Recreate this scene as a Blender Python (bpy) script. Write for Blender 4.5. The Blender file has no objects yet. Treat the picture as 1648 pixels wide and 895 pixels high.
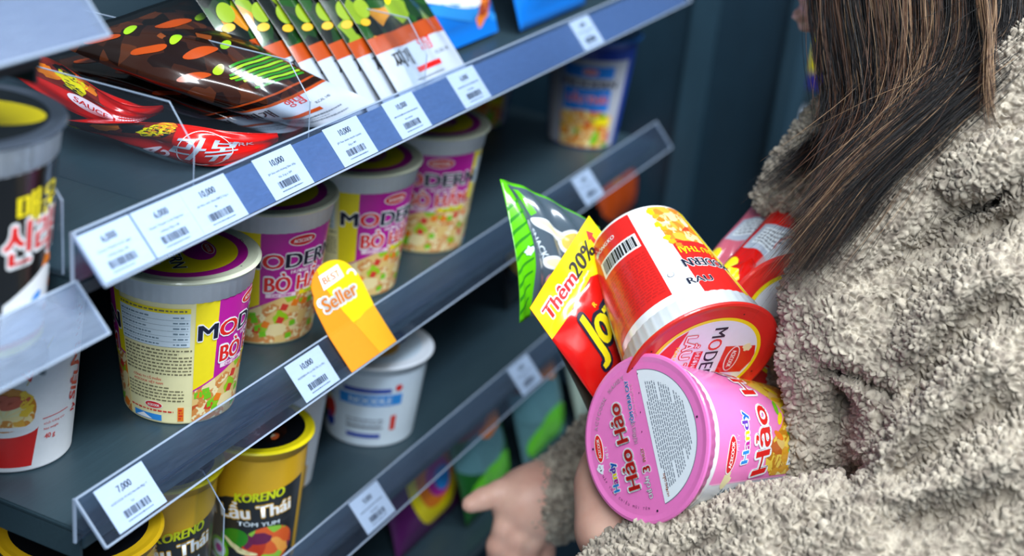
import bpy, bmesh, math, random
import numpy as np
from mathutils import Vector, Matrix
from mathutils.geometry import tessellate_polygon
random.seed(7); RNG = np.random.default_rng(7)
PI = math.pi
SC = bpy.context.scene; COL = SC.collection

# ------------------------------------------------------------------ camera
FPX = 2408.0; W0, H0 = 1648, 895
_x = np.array([1256., -917., FPX]); _x /= np.linalg.norm(_x)
_d = np.array([-600., 5500., FPX]); _d -= _x*(_x@_d); _d /= np.linalg.norm(_d)
RC = np.array([_x, np.cross(-_d, _x), -_d])          # world = RC @ (right, down, forward)
CAM = np.array([0., 0., 1.62])
cd = bpy.data.cameras.new('camera'); cam = bpy.data.objects.new('camera', cd); COL.objects.link(cam)
Mx = Matrix(((RC[0,0], -RC[0,1], -RC[0,2], 0), (RC[1,0], -RC[1,1], -RC[1,2], 0), (RC[2,0], -RC[2,1], -RC[2,2], 0), (0,0,0,1)))
cam.matrix_world = Matrix.Translation(CAM) @ Mx
cd.sensor_width = 36; cd.lens = FPX*36/W0; cd.clip_start = .02
cd.dof.use_dof = True; cd.dof.focus_distance = .89; cd.dof.aperture_fstop = 4.4; cd.dof.aperture_blades = 0
SC.camera = cam
SC.view_settings.view_transform = 'Standard'; SC.view_settings.look = 'None'
SC.view_settings.gamma = 1; SC.view_settings.use_curve_mapping = False
SC.view_settings.exposure = 0.0

# ------------------------------------------------------------------ light
wd = bpy.data.worlds.new('world'); SC.world = wd; wd.use_nodes = True
wd.node_tree.nodes['Background'].inputs[0].default_value = (.16, .30, .44, 1)
wd.node_tree.nodes['Background'].inputs[1].default_value = .36
def area(name, loc, target, sx, sy, power, col):
    l = bpy.data.lights.new(name, 'AREA'); l.shape = 'RECTANGLE'; l.size = sx; l.size_y = sy; l.energy = power; l.color = col
    o = bpy.data.objects.new(name, l); COL.objects.link(o); o.location = loc
    o.rotation_euler = (Vector(target)-Vector(loc)).to_track_quat('-Z', 'Y').to_euler(); return o
area('ceiling_tube', (.55, -.35, 2.75), (.65, .3, 1.1), 1.6, .14, 38, (.90, .96, 1))
area('ceiling_tube', (-.9, -.5, 2.75), (.5, .4, 1.1), .6, 1.2, 50, (.88, .95, 1))
area('ceiling_tube', (1.5, -.6, 2.75), (1.3, .5, 1.0), .9, .25, 20, (.88, .95, 1))

# ------------------------------------------------------------------ helpers
def P(px, py, d):                       # world position of a point seen at (px, py) standing d metres in front of the lens plane
    return Vector(CAM + RC @ (np.array([(px-W0/2)/FPX, (py-H0/2)/FPX, 1.])*d))
def at(px, py, axis, val):              # where the line of sight meets a plane of the place (a shelf top, a rail front); heights are measured from the lens
    d = RC @ np.array([px-W0/2, py-H0/2, FPX]); t = (val-(0 if axis == 2 else CAM[axis]))/d[axis]; return Vector(CAM+d*t)
def Z(z): return 1.62+z
def lin(h):
    if isinstance(h, str):
        h = h.lstrip('#'); c = [int(h[i:i+2], 16)/255 for i in (0, 2, 4)]
    else: c = h
    return tuple(x/12.92 if x <= .04045 else ((x+.055)/1.055)**2.4 for x in c)
_M = {}
def nodes(m):
    m.use_nodes = True; return m.node_tree.nodes, m.node_tree.links, m.node_tree.nodes['Principled BSDF']
def ink(hexc, rough=.38, coat=0., metal=0., spec=.5, name=None, grain=.04):
    k = (hexc, rough, coat, metal, spec)
    if k in _M: return _M[k]
    m = bpy.data.materials.new(name or 'ink_'+hexc.strip('#')); n, l, b = nodes(m)
    c = lin(hexc)
    t = n.new('ShaderNodeTexNoise'); t.inputs['Scale'].default_value = 260; t.inputs['Detail'].default_value = 3
    tc = n.new('ShaderNodeTexCoord'); l.new(tc.outputs['Object'], t.inputs['Vector'])
    r = n.new('ShaderNodeMixRGB'); r.inputs[1].default_value = (*[x*(1-grain) for x in c], 1); r.inputs[2].default_value = (*[min(1, x*(1+grain)) for x in c], 1)
    l.new(t.outputs['Fac'], r.inputs[0]); l.new(r.outputs[0], b.inputs['Base Color'])
    b.inputs['Roughness'].default_value = rough; b.inputs['Metallic'].default_value = metal
    b.inputs['Specular IOR Level'].default_value = spec
    if coat: b.inputs['Coat Weight'].default_value = coat; b.inputs['Coat Roughness'].default_value = .12
    _M[k] = m; return m
def food(name, cols, scale=160, noodle=None, rough=.35, coat=.3):
    """printed food photograph: voronoi chunks in several colours over wavy noodles"""
    m = bpy.data.materials.new(name); n, l, b = nodes(m)
    tc = n.new('ShaderNodeTexCoord'); ns = n.new('ShaderNodeTexNoise'); ns.inputs['Scale'].default_value = scale*.35
    mx = n.new('ShaderNodeMixRGB'); mx.inputs[0].default_value = .012
    l.new(tc.outputs['Object'], ns.inputs['Vector']); l.new(tc.outputs['Object'], mx.inputs[1]); l.new(ns.outputs['Color'], mx.inputs[2])
    v = n.new('ShaderNodeTexVoronoi'); v.inputs['Scale'].default_value = scale; l.new(mx.outputs[0], v.inputs['Vector'])
    sp = n.new('ShaderNodeSeparateColor'); l.new(v.outputs['Color'], sp.inputs[0])
    cr = n.new('ShaderNodeValToRGB'); cr.color_ramp.interpolation = 'CONSTANT'; e = cr.color_ramp.elements
    e[0].position = 0; e[0].color = (*lin(cols[0][0]), 1); e[1].position = cols[0][1]; e[1].color = (*lin(cols[1][0]), 1)
    acc = cols[0][1]
    for (c, w), (c2, w2) in zip(cols[1:], cols[2:]):
        acc += w; q = e.new(min(acc, .999)); q.color = (*lin(c2), 1)
    l.new(sp.outputs[0], cr.inputs[0]); out = cr.outputs[0]
    if noodle:
        w = n.new('ShaderNodeTexNoise'); w.inputs['Scale'].default_value = scale*.9; w.inputs['Detail'].default_value = 1
        w.inputs['Distortion'].default_value = 2.5; l.new(tc.outputs['Object'], w.inputs['Vector'])
        r2 = n.new('ShaderNodeValToRGB'); ee = r2.color_ramp.elements
        ee[0].position = .44; ee[0].color = (*lin(noodle[0]), 1); ee[1].position = .52; ee[1].color = (*lin(noodle[1]), 1)
        l.new(w.outputs['Fac'], r2.inputs[0])
        th = n.new('ShaderNodeMath'); th.operation = 'GREATER_THAN'; th.inputs[1].default_value = noodle[2]; l.new(sp.outputs[1], th.inputs[0])
        mm = n.new('ShaderNodeMixRGB'); l.new(th.outputs[0], mm.inputs[0]); l.new(r2.outputs[0], mm.inputs[1]); l.new(cr.outputs[0], mm.inputs[2]); out = mm.outputs[0]
    l.new(out, b.inputs['Base Color']); b.inputs['Roughness'].default_value = rough; b.inputs['Coat Weight'].default_value = coat
    return m
def clearmat(name, tint, tr=.9, diff=.08, rough=.08, dcol='#c8d4e8', scratch=0):
    m = bpy.data.materials.new(name); n, l, b = nodes(m); n.remove(b); o = n['Material Output']
    t = n.new('ShaderNodeBsdfTransparent'); t.inputs[0].default_value = (*lin(tint), 1)
    d = n.new('ShaderNodeBsdfDiffuse'); d.inputs[0].default_value = (*lin(dcol), 1)
    g = n.new('ShaderNodeBsdfGlossy'); g.inputs['Roughness'].default_value = rough; g.inputs[0].default_value = (1, 1, 1, 1)
    m1 = n.new('ShaderNodeMixShader'); m1.inputs[0].default_value = diff; l.new(t.outputs[0], m1.inputs[1]); l.new(d.outputs[0], m1.inputs[2])
    lw = n.new('ShaderNodeLayerWeight'); pw = n.new('ShaderNodeMath'); pw.operation = 'POWER'; pw.inputs[1].default_value = 4
    f = n.new('ShaderNodeMath'); f.operation = 'MULTIPLY_ADD'; f.inputs[1].default_value = .6; f.inputs[2].default_value = .03
    l.new(lw.outputs['Facing'], pw.inputs[0]); l.new(pw.outputs[0], f.inputs[0])
    m2 = n.new('ShaderNodeMixShader'); l.new(f.outputs[0], m2.inputs[0]); l.new(m1.outputs[0], m2.inputs[1]); l.new(g.outputs[0], m2.inputs[2])
    l.new(m2.outputs[0], o.inputs[0])
    if scratch:
        tc = n.new('ShaderNodeTexCoord'); mp = n.new('ShaderNodeMapping'); mp.inputs['Scale'].default_value = (6, 60, 60)
        w = n.new('ShaderNodeTexNoise'); w.inputs['Scale'].default_value = 12; w.inputs['Detail'].default_value = 5
        l.new(tc.outputs['Object'], mp.inputs[0]); l.new(mp.outputs[0], w.inputs['Vector'])
        rr = n.new('ShaderNodeMapRange'); rr.inputs[3].default_value = diff-scratch; rr.inputs[4].default_value = diff+scratch
        rr.inputs[1].default_value = .3; rr.inputs[2].default_value = .7
        l.new(w.outputs['Fac'], rr.inputs[0]); l.new(rr.outputs[0], m1.inputs[0])
    return m

def link(name, me, parent=None, mats=(), smooth=False):
    for m in mats: me.materials.append(m)
    if smooth: me.polygons.foreach_set('use_smooth', [True]*len(me.polygons))
    o = bpy.data.objects.new(name, me); COL.objects.link(o)
    if parent: o.parent = parent
    return o
def mesh_obj(name, verts, faces, mat, parent=None, smooth=False):
    me = bpy.data.meshes.new(name); me.from_pydata([tuple(v) for v in verts], [], [tuple(f) for f in faces]); me.update()
    return link(name, me, parent, mat if isinstance(mat, (list, tuple)) else [mat], smooth)
def tag(o, label=None, cat=None, group=None, kind=None):
    for k, v in (('label', label), ('category', cat), ('group', group), ('kind', kind)):
        if v: o[k] = v
    return o
def thing(name, label, cat, mat=None, group=None):
    o = bpy.data.objects.new(name, None); o.empty_display_size = .02; COL.objects.link(o)
    if mat is not None: o.matrix_world = mat
    return tag(o, label, cat, group)
def T(x, y, z, rz=0): return Matrix.Translation((x, y, z)) @ Matrix.Rotation(rz, 4, 'Z')
def frame(o, zdir, xhint):              # matrix with local z along zdir and local x near xhint
    z = Vector(zdir).normalized(); x = Vector(xhint); x = (x - z*x.dot(z)).normalized(); y = z.cross(x)
    m = Matrix((x, y, z)).transposed().to_4x4(); m.translation = o; return m
def copy_tree(o, mat=None, label=None):
    c = o.copy(); COL.objects.link(c)
    if mat is not None: c.matrix_world = mat
    if label: c['label'] = label
    for ch in o.children:
        d = ch.copy(); COL.objects.link(d); d.parent = c
        for g in ch.children:
            e = g.copy(); COL.objects.link(e); e.parent = d
    return c
def boxes(name, lst, mat, parent=None, bevel=0):
    bm = bmesh.new()
    for (x0, y0, z0, x1, y1, z1) in lst:
        r = bmesh.ops.create_cube(bm, size=1)
        bmesh.ops.scale(bm, vec=(x1-x0, y1-y0, z1-z0), verts=r['verts']); bmesh.ops.translate(bm, vec=((x0+x1)/2, (y0+y1)/2, (z0+z1)/2), verts=r['verts'])
    if bevel: bmesh.ops.bevel(bm, geom=bm.edges[:], offset=bevel, segments=2, affect='EDGES')
    me = bpy.data.meshes.new(name); bm.to_mesh(me); bm.free(); return link(name, me, parent, [mat])
def lathe(name, prof, mat, parent=None, seg=96, rib=None, smooth=True):
    """prof: list of (r, z); rib=(z0,z1,amp): radial ribs between two heights"""
    v = []; f = []
    for r, z in prof:
        for k in range(seg):
            rr = r
            if rib and rib[0]-1e-6 <= z <= rib[1]+1e-6 and k % 3 == 0: rr = r-rib[2]
            a = 2*PI*k/seg; v.append((rr*math.cos(a), rr*math.sin(a), z))
    for i in range(len(prof)-1):
        for k in range(seg):
            a = i*seg+k; b = i*seg+(k+1) % seg; f.append((a, b, b+seg, a+seg))
    if prof[0][0] > 1e-5: f.append(tuple(range(seg))[::-1])
    if prof[-1][0] > 1e-5: f.append(tuple((len(prof)-1)*seg+k for k in range(seg)))
    return mesh_obj(name, v, f, mat, parent, smooth)
def tubemesh(pts, rad, seg=8):
    v = []; f = []; n = len(pts); pts = [Vector(p) for p in pts]
    up = Vector((.13, .21, 1)).normalized()
    for i, p in enumerate(pts):
        t = (pts[min(i+1, n-1)]-pts[max(i-1, 0)]).normalized(); a = t.cross(up).normalized(); b = a.cross(t)
        r = rad if not hasattr(rad, '__len__') else rad[i]
        for k in range(seg):
            q = 2*PI*k/seg; v.append(p+a*(r*math.cos(q))+b*(r*math.sin(q)))
    for i in range(n-1):
        for k in range(seg):
            a = i*seg+k; b = i*seg+(k+1) % seg; f.append((a, b, b+seg, a+seg))
    f.append(tuple(range(seg))[::-1]); f.append(tuple((n-1)*seg+k for k in range(seg)))
    return v, f

# ------------------------------------------------------------------ printed artwork: flat shapes and lettering wrapped on to a surface
_tx = {}
def glyphs(s, off):
    k = (s, off)
    if k not in _tx:
        c = bpy.data.curves.new('lettering', 'FONT'); c.body = s; c.offset = off; c.resolution_u = 3; c.align_x = 'CENTER'
        o = bpy.data.objects.new('lettering', c); COL.objects.link(o); bpy.context.view_layer.update()
        me = bpy.data.meshes.new_from_object(o.evaluated_get(bpy.context.evaluated_depsgraph_get()))
        v = np.array([(p.co.x, p.co.y) for p in me.vertices]) if len(me.vertices) else np.zeros((0, 2))
        f = [tuple(p.vertices) for p in me.polygons]
        bpy.data.objects.remove(o); bpy.data.curves.remove(c); bpy.data.meshes.remove(me)
        _tx[k] = (v, f)
    return _tx[k]
class Art:
    def __init__(s, step=(0, 0), lh=.00009): s.L = {}; s.step = step; s.lh = lh
    def add(s, v, f, mat, lay):
        V, F = s.L.setdefault((lay, mat.name), [[], []]); n = len(V)
        V.extend([tuple(p) for p in v]); F.extend([tuple(i+n for i in q) for q in f])
    def poly(s, pts, mat, lay=1):
        t = tessellate_polygon([[Vector((p[0], p[1], 0)) for p in pts]])
        ff = []
        for q in t:
            a, b, c = [pts[i] for i in q]
            cr = (b[0]-a[0])*(c[1]-a[1])-(b[1]-a[1])*(c[0]-a[0]); ff.append(tuple(q) if cr > 0 else (q[0], q[2], q[1]))
        s.add(pts, ff, mat, lay)
    def rect(s, x0, y0, x1, y1, mat, lay=1): s.add([(x0, y0), (x1, y0), (x1, y1), (x0, y1)], [(0, 1, 2, 3)], mat, lay)
    def ell(s, cx, cy, rx, ry, mat, lay=1, rot=0, n=36, a0=0, a1=2*PI):
        full = abs(a1-a0-2*PI) < 1e-6; p = []
        for i in range(n if full else n+1):
            a = a0+(a1-a0)*i/n; x, y = rx*math.cos(a), ry*math.sin(a)
            p.append((cx+x*math.cos(rot)-y*math.sin(rot), cy+x*math.sin(rot)+y*math.cos(rot)))
        s.add(p, [tuple(range(len(p)))] if not (s.step[0] or s.step[1]) else [(0, i, i+1) for i in range(1, len(p)-1)], mat, lay)
    def ring(s, cx, cy, r0, r1, mat, lay=1, n=48, a0=0, a1=2*PI):
        v = []; f = []
        for i in range(n+1):
            a = a0+(a1-a0)*i/n; v += [(cx+r0*math.cos(a), cy+r0*math.sin(a)), (cx+r1*math.cos(a), cy+r1*math.sin(a))]
            if i: k = 2*i; f.append((k-2, k-1, k+1, k))
        s.add(v, f, mat, lay)
    def blob(s, cx, cy, r, mat, lay=1, n=14, jag=.3, sx=1, sy=1, rot=0):
        p = []
        for i in range(n):
            a = 2*PI*i/n; q = r*(1+random.uniform(-jag, jag)); x, y = q*sx*math.cos(a), q*sy*math.sin(a)
            p.append((cx+x*math.cos(rot)-y*math.sin(rot), cy+x*math.sin(rot)+y*math.cos(rot)))
        s.poly(p, mat, lay)
    def text(s, t, x, y, h, mat, lay=3, rot=0, bold=.02, sx=1., out=None, shear=0, drop=None, each=None, width=None):
        """h: capital height; out=(mat, amount); each: list of materials for the letters; width: fit to this width"""
        k = h/.73
        v0, _ = glyphs(t, 0)
        if len(v0) == 0: return
        yc = .365; w = v0[:, 0].max()-v0[:, 0].min(); xc = (v0[:, 0].max()+v0[:, 0].min())/2
        if width: sx = width/(w*k)
        def put(tt, off, m, ly, dx=0, dy=0, ox=0, around=0):
            if around:
                r_ = off*.5+around
                for i in range(12): put(tt, 0, m, ly, dx+r_*k*math.cos(i*PI/6), dy+r_*k*math.sin(i*PI/6), ox)
                if r_ > .09: put(tt, off, m, ly, dx, dy, ox, around*.5)
                return
            if off > .012:
                for e in (-1, 0, 1): put(tt, 0, m, ly, dx+e*off*k*math.cos(rot), dy+e*off*k*math.sin(rot), ox)
                return
            v, f = glyphs(tt, 0)
            if len(v) == 0: return
            q = np.array(v); q[:, 0] += ox-xc; q[:, 1] -= yc; q[:, 0] += shear*q[:, 1]; q[:, 0] *= sx; q = q*k
            c, sn = math.cos(rot), math.sin(rot)
            r = np.stack([q[:, 0]*c-q[:, 1]*sn+x+dx, q[:, 0]*sn+q[:, 1]*c+y+dy], 1); s.add(r, f, m, ly)
        if out: put(t, bold, out[0], lay-1, around=bold*.5+out[1])
        if drop: put(t, bold, drop[0], lay-1, drop[1], drop[2])
        if each:
            x0 = v0[:, 0].min()
            for i, ch in enumerate(t):
                if ch == ' ': continue
                va, _ = glyphs(t[:i+1], 0); vc, _ = glyphs(ch, 0)
                right = va[:, 0].max()-va[:, 0].min()+x0   # text is centred: recover the letter's place
                put(ch, bold, each[i % len(each)], lay, ox=right-vc[:, 0].max())
        else: put(t, bold, mat, lay)
    def lines(s, x0, y0, x1, y1, n, mat, lay=2, fill=.5, rot=0, word=.0022):
        """small print: rows of short word-like strokes"""
        hh = (y1-y0)/n; c, sn = math.cos(rot), math.sin(rot); cx, cy = (x0+x1)/2, (y0+y1)/2
        for i in range(n):
            x = x0; y = y1-(i+.5)*hh; end = x1-(random.random()*.3*(x1-x0) if random.random() < .25 else 0)
            while x < end:
                w = word*random.uniform(.5, 1.6); xe = min(x+w, end); t = hh*fill*random.uniform(.7, 1)*.5
                q = [(x, y-t), (xe, y-t), (xe, y+t), (x, y+t)]
                q = [(cx+(a-cx)*c-(b-cy)*sn, cy+(a-cx)*sn+(b-cy)*c) for a, b in q]
                s.add(q, [(0, 1, 2, 3)], mat, lay); x = xe+word*.35
    def barcode(s, x0, y0, x1, y1, mat, lay=2, rot=0):
        x = x0; c, sn = math.cos(rot), math.sin(rot); cx, cy = (x0+x1)/2, (y0+y1)/2; u = (x1-x0)/55
        while x < x1:
            w = u*random.choice([1, 1, 2, 3]); xe = min(x+w, x1)
            q = [(x, y0), (xe, y0), (xe, y1), (x, y1)]; q = [(cx+(a-cx)*c-(b-cy)*sn, cy+(a-cx)*sn+(b-cy)*c) for a, b in q]
            s.add(q, [(0, 1, 2, 3)], mat, lay); x = xe+u*random.choice([1, 1, 2])
    def logo(s, x, y, w, rot=0, red=None, lay=4):     # small red oval maker's mark with a white rim and lettering
        red = red or ink('#d8232b'); wh = ink('#f6f3f0'); h = w*.36
        s.ell(x, y, w*.54, h*.62, wh, lay-1, rot); s.ell(x, y, w*.5, h*.52, red, lay, rot)
        s.text('ACECOOK', x, y, h*.42, wh, lay+1, rot, .03, width=w*.72)
    def build(s, fn, me_v, me_f, me_m, mats, clip=None):
        """append the wrapped artwork to the lists; fn(u, v, h) -> point"""
        byname = {m.name: m for m in bpy.data.materials}
        for (lay, mn), (V, F) in sorted(s.L.items(), key=lambda q: q[0][0]):
            bm = bmesh.new(); bv = [bm.verts.new((a, b, 0)) for a, b in V]
            for q in F:
                try: bm.faces.new([bv[i] for i in q])
                except ValueError: pass
            us = [a for a, b in V]; vs = [b for a, b in V]
            if clip:
                for co, no in clip:
                    bmesh.ops.bisect_plane(bm, geom=bm.verts[:]+bm.edges[:]+bm.faces[:], plane_co=co, plane_no=no, clear_outer=True)
            for ax, st in ((0, s.step[0]), (1, s.step[1])):
                if not st: continue
                lo, hi = (min(us), max(us)) if ax == 0 else (min(vs), max(vs))
                k = math.floor(lo/st)+1
                while k*st < hi:
                    co = [0, 0, 0]; no = [0, 0, 0]; co[ax] = k*st; no[ax] = 1
                    bmesh.ops.bisect_plane(bm, geom=bm.verts[:]+bm.edges[:]+bm.faces[:], dist=1e-7, plane_co=co, plane_no=no); k += 1
            if mn not in [m.name for m in mats]: mats.append(byname[mn])
            mi = [m.name for m in mats].index(mn); base = len(me_v); bm.verts.index_update()
            for q in bm.verts: me_v.append(tuple(fn(q.co.x, q.co.y, s.lh*lay)))
            for q in bm.faces: me_f.append(tuple(base+x.index for x in q.verts)); me_m.append(mi)
            bm.free()
def art_mesh(name, art, fn, base, mat0, parent=None, clip=None, smooth=False):
    """base=(verts, faces) gets mat0; artwork on top, in the same mesh"""
    v = [tuple(p) for p in base[0]]; f = [tuple(q) for q in base[1]]; mi = [0]*len(f); mats = [mat0]
    if art: art.build(fn, v, f, mi, mats, clip)
    me = bpy.data.meshes.new(name); me.from_pydata(v, [], f); me.update()
    for m in mats: me.materials.append(m)
    me.polygons.foreach_set('material_index', mi)
    if smooth: me.polygons.foreach_set('use_smooth', [True]*len(f))
    o = bpy.data.objects.new(name, me); COL.objects.link(o)
    if parent: o.parent = parent
    return o
# ------------------------------------------------------------------ shelf metal, plastics
def metal_dark(name, hexc, rough=.42, stretch=(3, 60, 60)):
    m = bpy.data.materials.new(name); n, l, b = nodes(m)
    tc = n.new('ShaderNodeTexCoord'); mp = n.new('ShaderNodeMapping'); mp.inputs['Scale'].default_value = stretch
    w = n.new('ShaderNodeTexNoise'); w.inputs['Scale'].default_value = 9; w.inputs['Detail'].default_value = 6
    l.new(tc.outputs['Object'], mp.inputs[0]); l.new(mp.outputs[0], w.inputs['Vector'])
    c = lin(hexc); r = n.new('ShaderNodeMixRGB'); r.inputs[1].default_value = (*[x*.75 for x in c], 1); r.inputs[2].default_value = (*[x*1.25 for x in c], 1)
    l.new(w.outputs['Fac'], r.inputs[0]); l.new(r.outputs[0], b.inputs['Base Color']); b.inputs['Roughness'].default_value = rough
    b.inputs['Specular IOR Level'].default_value = .45
    return m
M_SHELF = metal_dark('slate_painted_metal', '#2b3d46')
M_PANEL = metal_dark('dark_back_panel', '#14262f', .6, (5, 5, 40))
M_COLUMN = metal_dark('dark_blue_panel', '#1a3444', .5, (4, 4, 2))
M_TRIM = metal_dark('panel_edge_metal', '#2b4656', .45, (4, 4, 2))
M_CLEAR = clearmat('clear_acrylic', '#eef3fa', diff=.03, rough=.12, dcol='#8fa3c4', scratch=.012)
M_FROST = clearmat('cloudy_acrylic', '#e4ebf5', diff=.45, rough=.22, dcol='#7f90ad', scratch=.08); M_HAZE = clearmat('hazy_acrylic', '#e8eef6', diff=.2, rough=.2, dcol='#a9bcd8', scratch=.06)
M_DIV = clearmat('clear_divider', '#f4f8fb', diff=.015, rough=.06)
M_CEDGE = clearmat('acrylic_edge_highlight', '#e8eef6', diff=.55, rough=.2, dcol='#b9c9de')  # edge highlights put into the colour: whiter and more diffuse than the clear sheet
M_BACKING = metal_dark('blue_grey_backing_strip', '#56719c', .35, (20, 60, 60))
M_CARD = ink('#f1f6fb', .5, name='white_card'); M_BLACK = ink('#15181d', .5, name='black_print'); M_GREY = ink('#6d7684', .5, name='grey_print')

# ------------------------------------------------------------------ setting
def struct(name, lst, mat, bevel=0): return tag(boxes(name, lst, mat, None, bevel), kind='structure')
struct('floor', [(-3, -4, -.05, 5.5, 2.2, 0)], metal_dark('grey_floor_tile', '#8d949a', .35, (1, 1, 1)))
struct('wall_back', [(-3, .86, 0, 1.62, .90, 2.3)], M_PANEL)
struct('wall_right', [(1.56, .392, 0, 1.60, .86, 2.3)], M_COLUMN)
struct('trim_1', [(1.545, .374, 0, 1.61, .392, 2.3)], M_TRIM, .003)
struct('trim_2', [(1.548, .47, 0, 1.56, .50, 2.3)], M_TRIM, .002)
struct('wall_far', [(1.6, 1.9, 0, 5.5, 1.95, 2.8)], metal_dark('far_wall_paint', '#5d6c78', .7, (1, 1, 1)))

# ------------------------------------------------------------------ shelves: boards, rails, price tags
YF = .458
def shelf(x0, x1, s, label):
    t = thing('display_shelf', label, 'shelf', T(x0, .46, Z(s)), 'dark metal shelf boards of the noodle display')
    L = x1-x0
    boxes('shelf_board', [(0, .0025, -.003, L, .398, 0)], M_SHELF, t, .0008)
    boxes('front_lip', [(0, .0025, -.011, L, .0045, -.0035)], M_SHELF, t, .0005)
    boxes('side_flange', [(0, .0052, -.019, .002, .398, -.0035)], M_SHELF, t); boxes('side_flange', [(L-.002, .0052, -.019, L, .398, -.0035)], M_SHELF, t)
    return t
RX0, RX1 = .527, 1.385
shelf(RX0, RX1, -.316, 'dark slate shelf carrying the seasoning pouches, uppermost in the picture')
shelf(RX0, RX1, -.465, 'dark slate shelf carrying the row of yellow and magenta noodle cups')
shelf(RX0, RX1, -.614, 'dark slate shelf carrying the gold cups and the white blue cup')
shelf(RX0, RX1, -.763, 'dark slate shelf at the bottom carrying blurred green packs')
shelf(-.25, .505, -.342, 'dark slate shelf at the left edge carrying the black noodle cup')
shelf(-.25, .505, -.193, 'dark slate shelf in the top left corner of the picture')
EV = Vector((0, -.020, -.022)).normalized(); NV = Vector((0, -.022, .020)).normalized()   # down along / out of the sloping rail front
def rail(x0, x1, s, label, front, backing=False):
    t = thing('price_rail', label, 'price rail', T(x0, YF, Z(s+.028)), 'clear sloping price rails clipped on the shelf fronts')
    L = x1-x0; th = .0010
    def slab(a, b, n0, n1, l0=0, l1=None):
        l1 = L if l1 is None else l1
        v = [Vector((x, 0, 0))+EV*e+NV*n for x in (l0, l1) for e in (a, b) for n in (n0, n1)]
        return v, [(0, 1, 3, 2), (4, 6, 7, 5), (0, 4, 5, 1), (2, 3, 7, 6), (0, 2, 6, 4), (1, 5, 7, 3)]
    v, f = slab(0, .0297, -th, 0); mesh_obj('sloping_front', v, f, front, t)
    boxes('upright_back', [(0, 0.0004, -.027, L, .0012, 0)], M_CLEAR, t)
    vs, fs = [], []
    for a in (-.0006, .0294):
        v, f = slab(a, a+.0011, -th-.0004, .0005); fs += [tuple(i+len(vs) for i in q) for q in f]; vs += v
    for l0, l1 in ((-.0005, .0007), (L-.0007, L+.0005)):
        v, f = slab(0, .030, -th-.0002, .0003, l0, l1); fs += [tuple(i+len(vs) for i in q) for q in f]; vs += v
    mesh_obj('rail_edge_highlight', vs, fs, M_CEDGE, t)  # beads added along the edges, their pale colour painting the highlight lines
    boxes('end_edge', [(-.0006, 0, -.027, .0006, .0015, 0)], M_CEDGE, t)
    if backing:
        v, f = slab(.0028, .0285, -.0034, -.0026, .0008, backing); mesh_obj('backing_strip', v, f, M_BACKING, t)
    return t
rail(.518, 1.352, -.316, 'price rail with blue grey backing and eight white tags, under the pouches', M_CLEAR, .83)
rail(.516, 1.36, -.465, 'see-through price rail below the row of yellow and magenta noodle cups', M_CLEAR)
rail(.516, 1.36, -.614, 'blurred clear price rail below the white blue cup, running to the bottom edge', M_CLEAR)
rail(-.2, .520, -.342, 'cloudy clear price rail end in front of the white noodle cup at left', M_HAZE)
rail(-.2, .522, -.193, 'cloudy grey price rail end in the top left corner of the picture', M_FROST, .7195)

M_BLACK2 = ink('#333b4a', .5, name='tag_print')
def tag_art(price, lines, kind):
    a = Art(lh=.00008); w, h = .0392, .0265
    a.text(price, 0, h*.28, .0040, M_BLACK2, 2, bold=.022, sx=.92)
    if kind == 'sharp':
        for i, tx in enumerate(lines): a.text(tx, 0, h*(.07-.13*i), .0013, M_BLACK2, 2, bold=.01, width=min(.033, .0011*len(tx)))
    else:
        a.lines(-w*.38, h*.02, w*.38, h*.10, 1, M_GREY, 2); a.lines(-w*.12, -h*.11, w*.12, -h*.04, 1, M_GREY, 2)
    a.barcode(-w*.26, -h*.32, w*.26, -h*.16, M_BLACK2); a.lines(-w*.26, -h*.42, w*.26, -h*.36, 1, M_GREY, 2, word=.0012)
    return a
def price_tag(px, py, s, price, label, lines=(), kind='plain', x=None):
    yb = YF-.0205
    X = x if x is not None else at(px, py, 1, yb).x      # px, py: foot of the tag's left edge
    m = Matrix((Vector((1, 0, 0)), -EV, NV)).transposed().to_4x4()
    m.translation = Vector((X+.0196, YF, Z(s+.028)))+EV*.0152+NV*(-.0021)
    t = tag_art(price, lines, kind); w, h, th = .0392, .0265, .0003
    v = [(sx*w/2, sy*h/2, z) for z in (-th, 0) for sx, sy in ((-1, -1), (1, -1), (1, 1), (-1, 1))]
    f = [(0, 3, 2, 1), (4, 5, 6, 7), (0, 1, 5, 4), (1, 2, 6, 5), (2, 3, 7, 6), (3, 0, 4, 7)]
    o = art_mesh('price_tag', t, lambda u, q, hh: (u, q, hh), (v, f), M_CARD); o.matrix_world = m
    return tag(o, label, 'price tag', 'white barcode price tags in the shelf rails')
K = 'sharp'
price_tag(0, 0, -.316, '6,000', 'white 6,000 price tag at the left end of the upper rail', ('Snack Thanh vị bí ngòi', 'nướng 32g x đk'), K, .5195)
price_tag(0, 0, -.316, '6,000', 'white 6,000 price tag, second from the left on the upper rail', ('Snack Thanh vị ớt Paprika', 'nướng 32g x đk'), K, .5600)
price_tag(0, 0, -.316, '10,000', 'white 10,000 price tag, third from the left, touching the second 6,000 tag', ('JH Xúc xích Ama BBQ 21g x', 'đk'), K, .5994)
price_tag(0, 0, -.316, '10,000', 'white 10,000 price tag above the second yellow and magenta cup', ('JH Xúc xích Hương Dim Xếp', 'Vic 21g x 5M'), K, .6650)
price_tag(0, 0, -.316, '10,000', 'white 10,000 price tag above the third yellow and magenta cup', ('JH Xúc bánh mochi Lipsita', '35g x 4M'), K, .7380)
price_tag(0, 0, -.316, '10,000', 'small blurred white tag below the bright white pouch foot', x=.8080)
price_tag(0, 0, -.316, '6,000', 'blurred white price tag directly above the fourth yellow and magenta cup', x=.8960)
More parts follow.
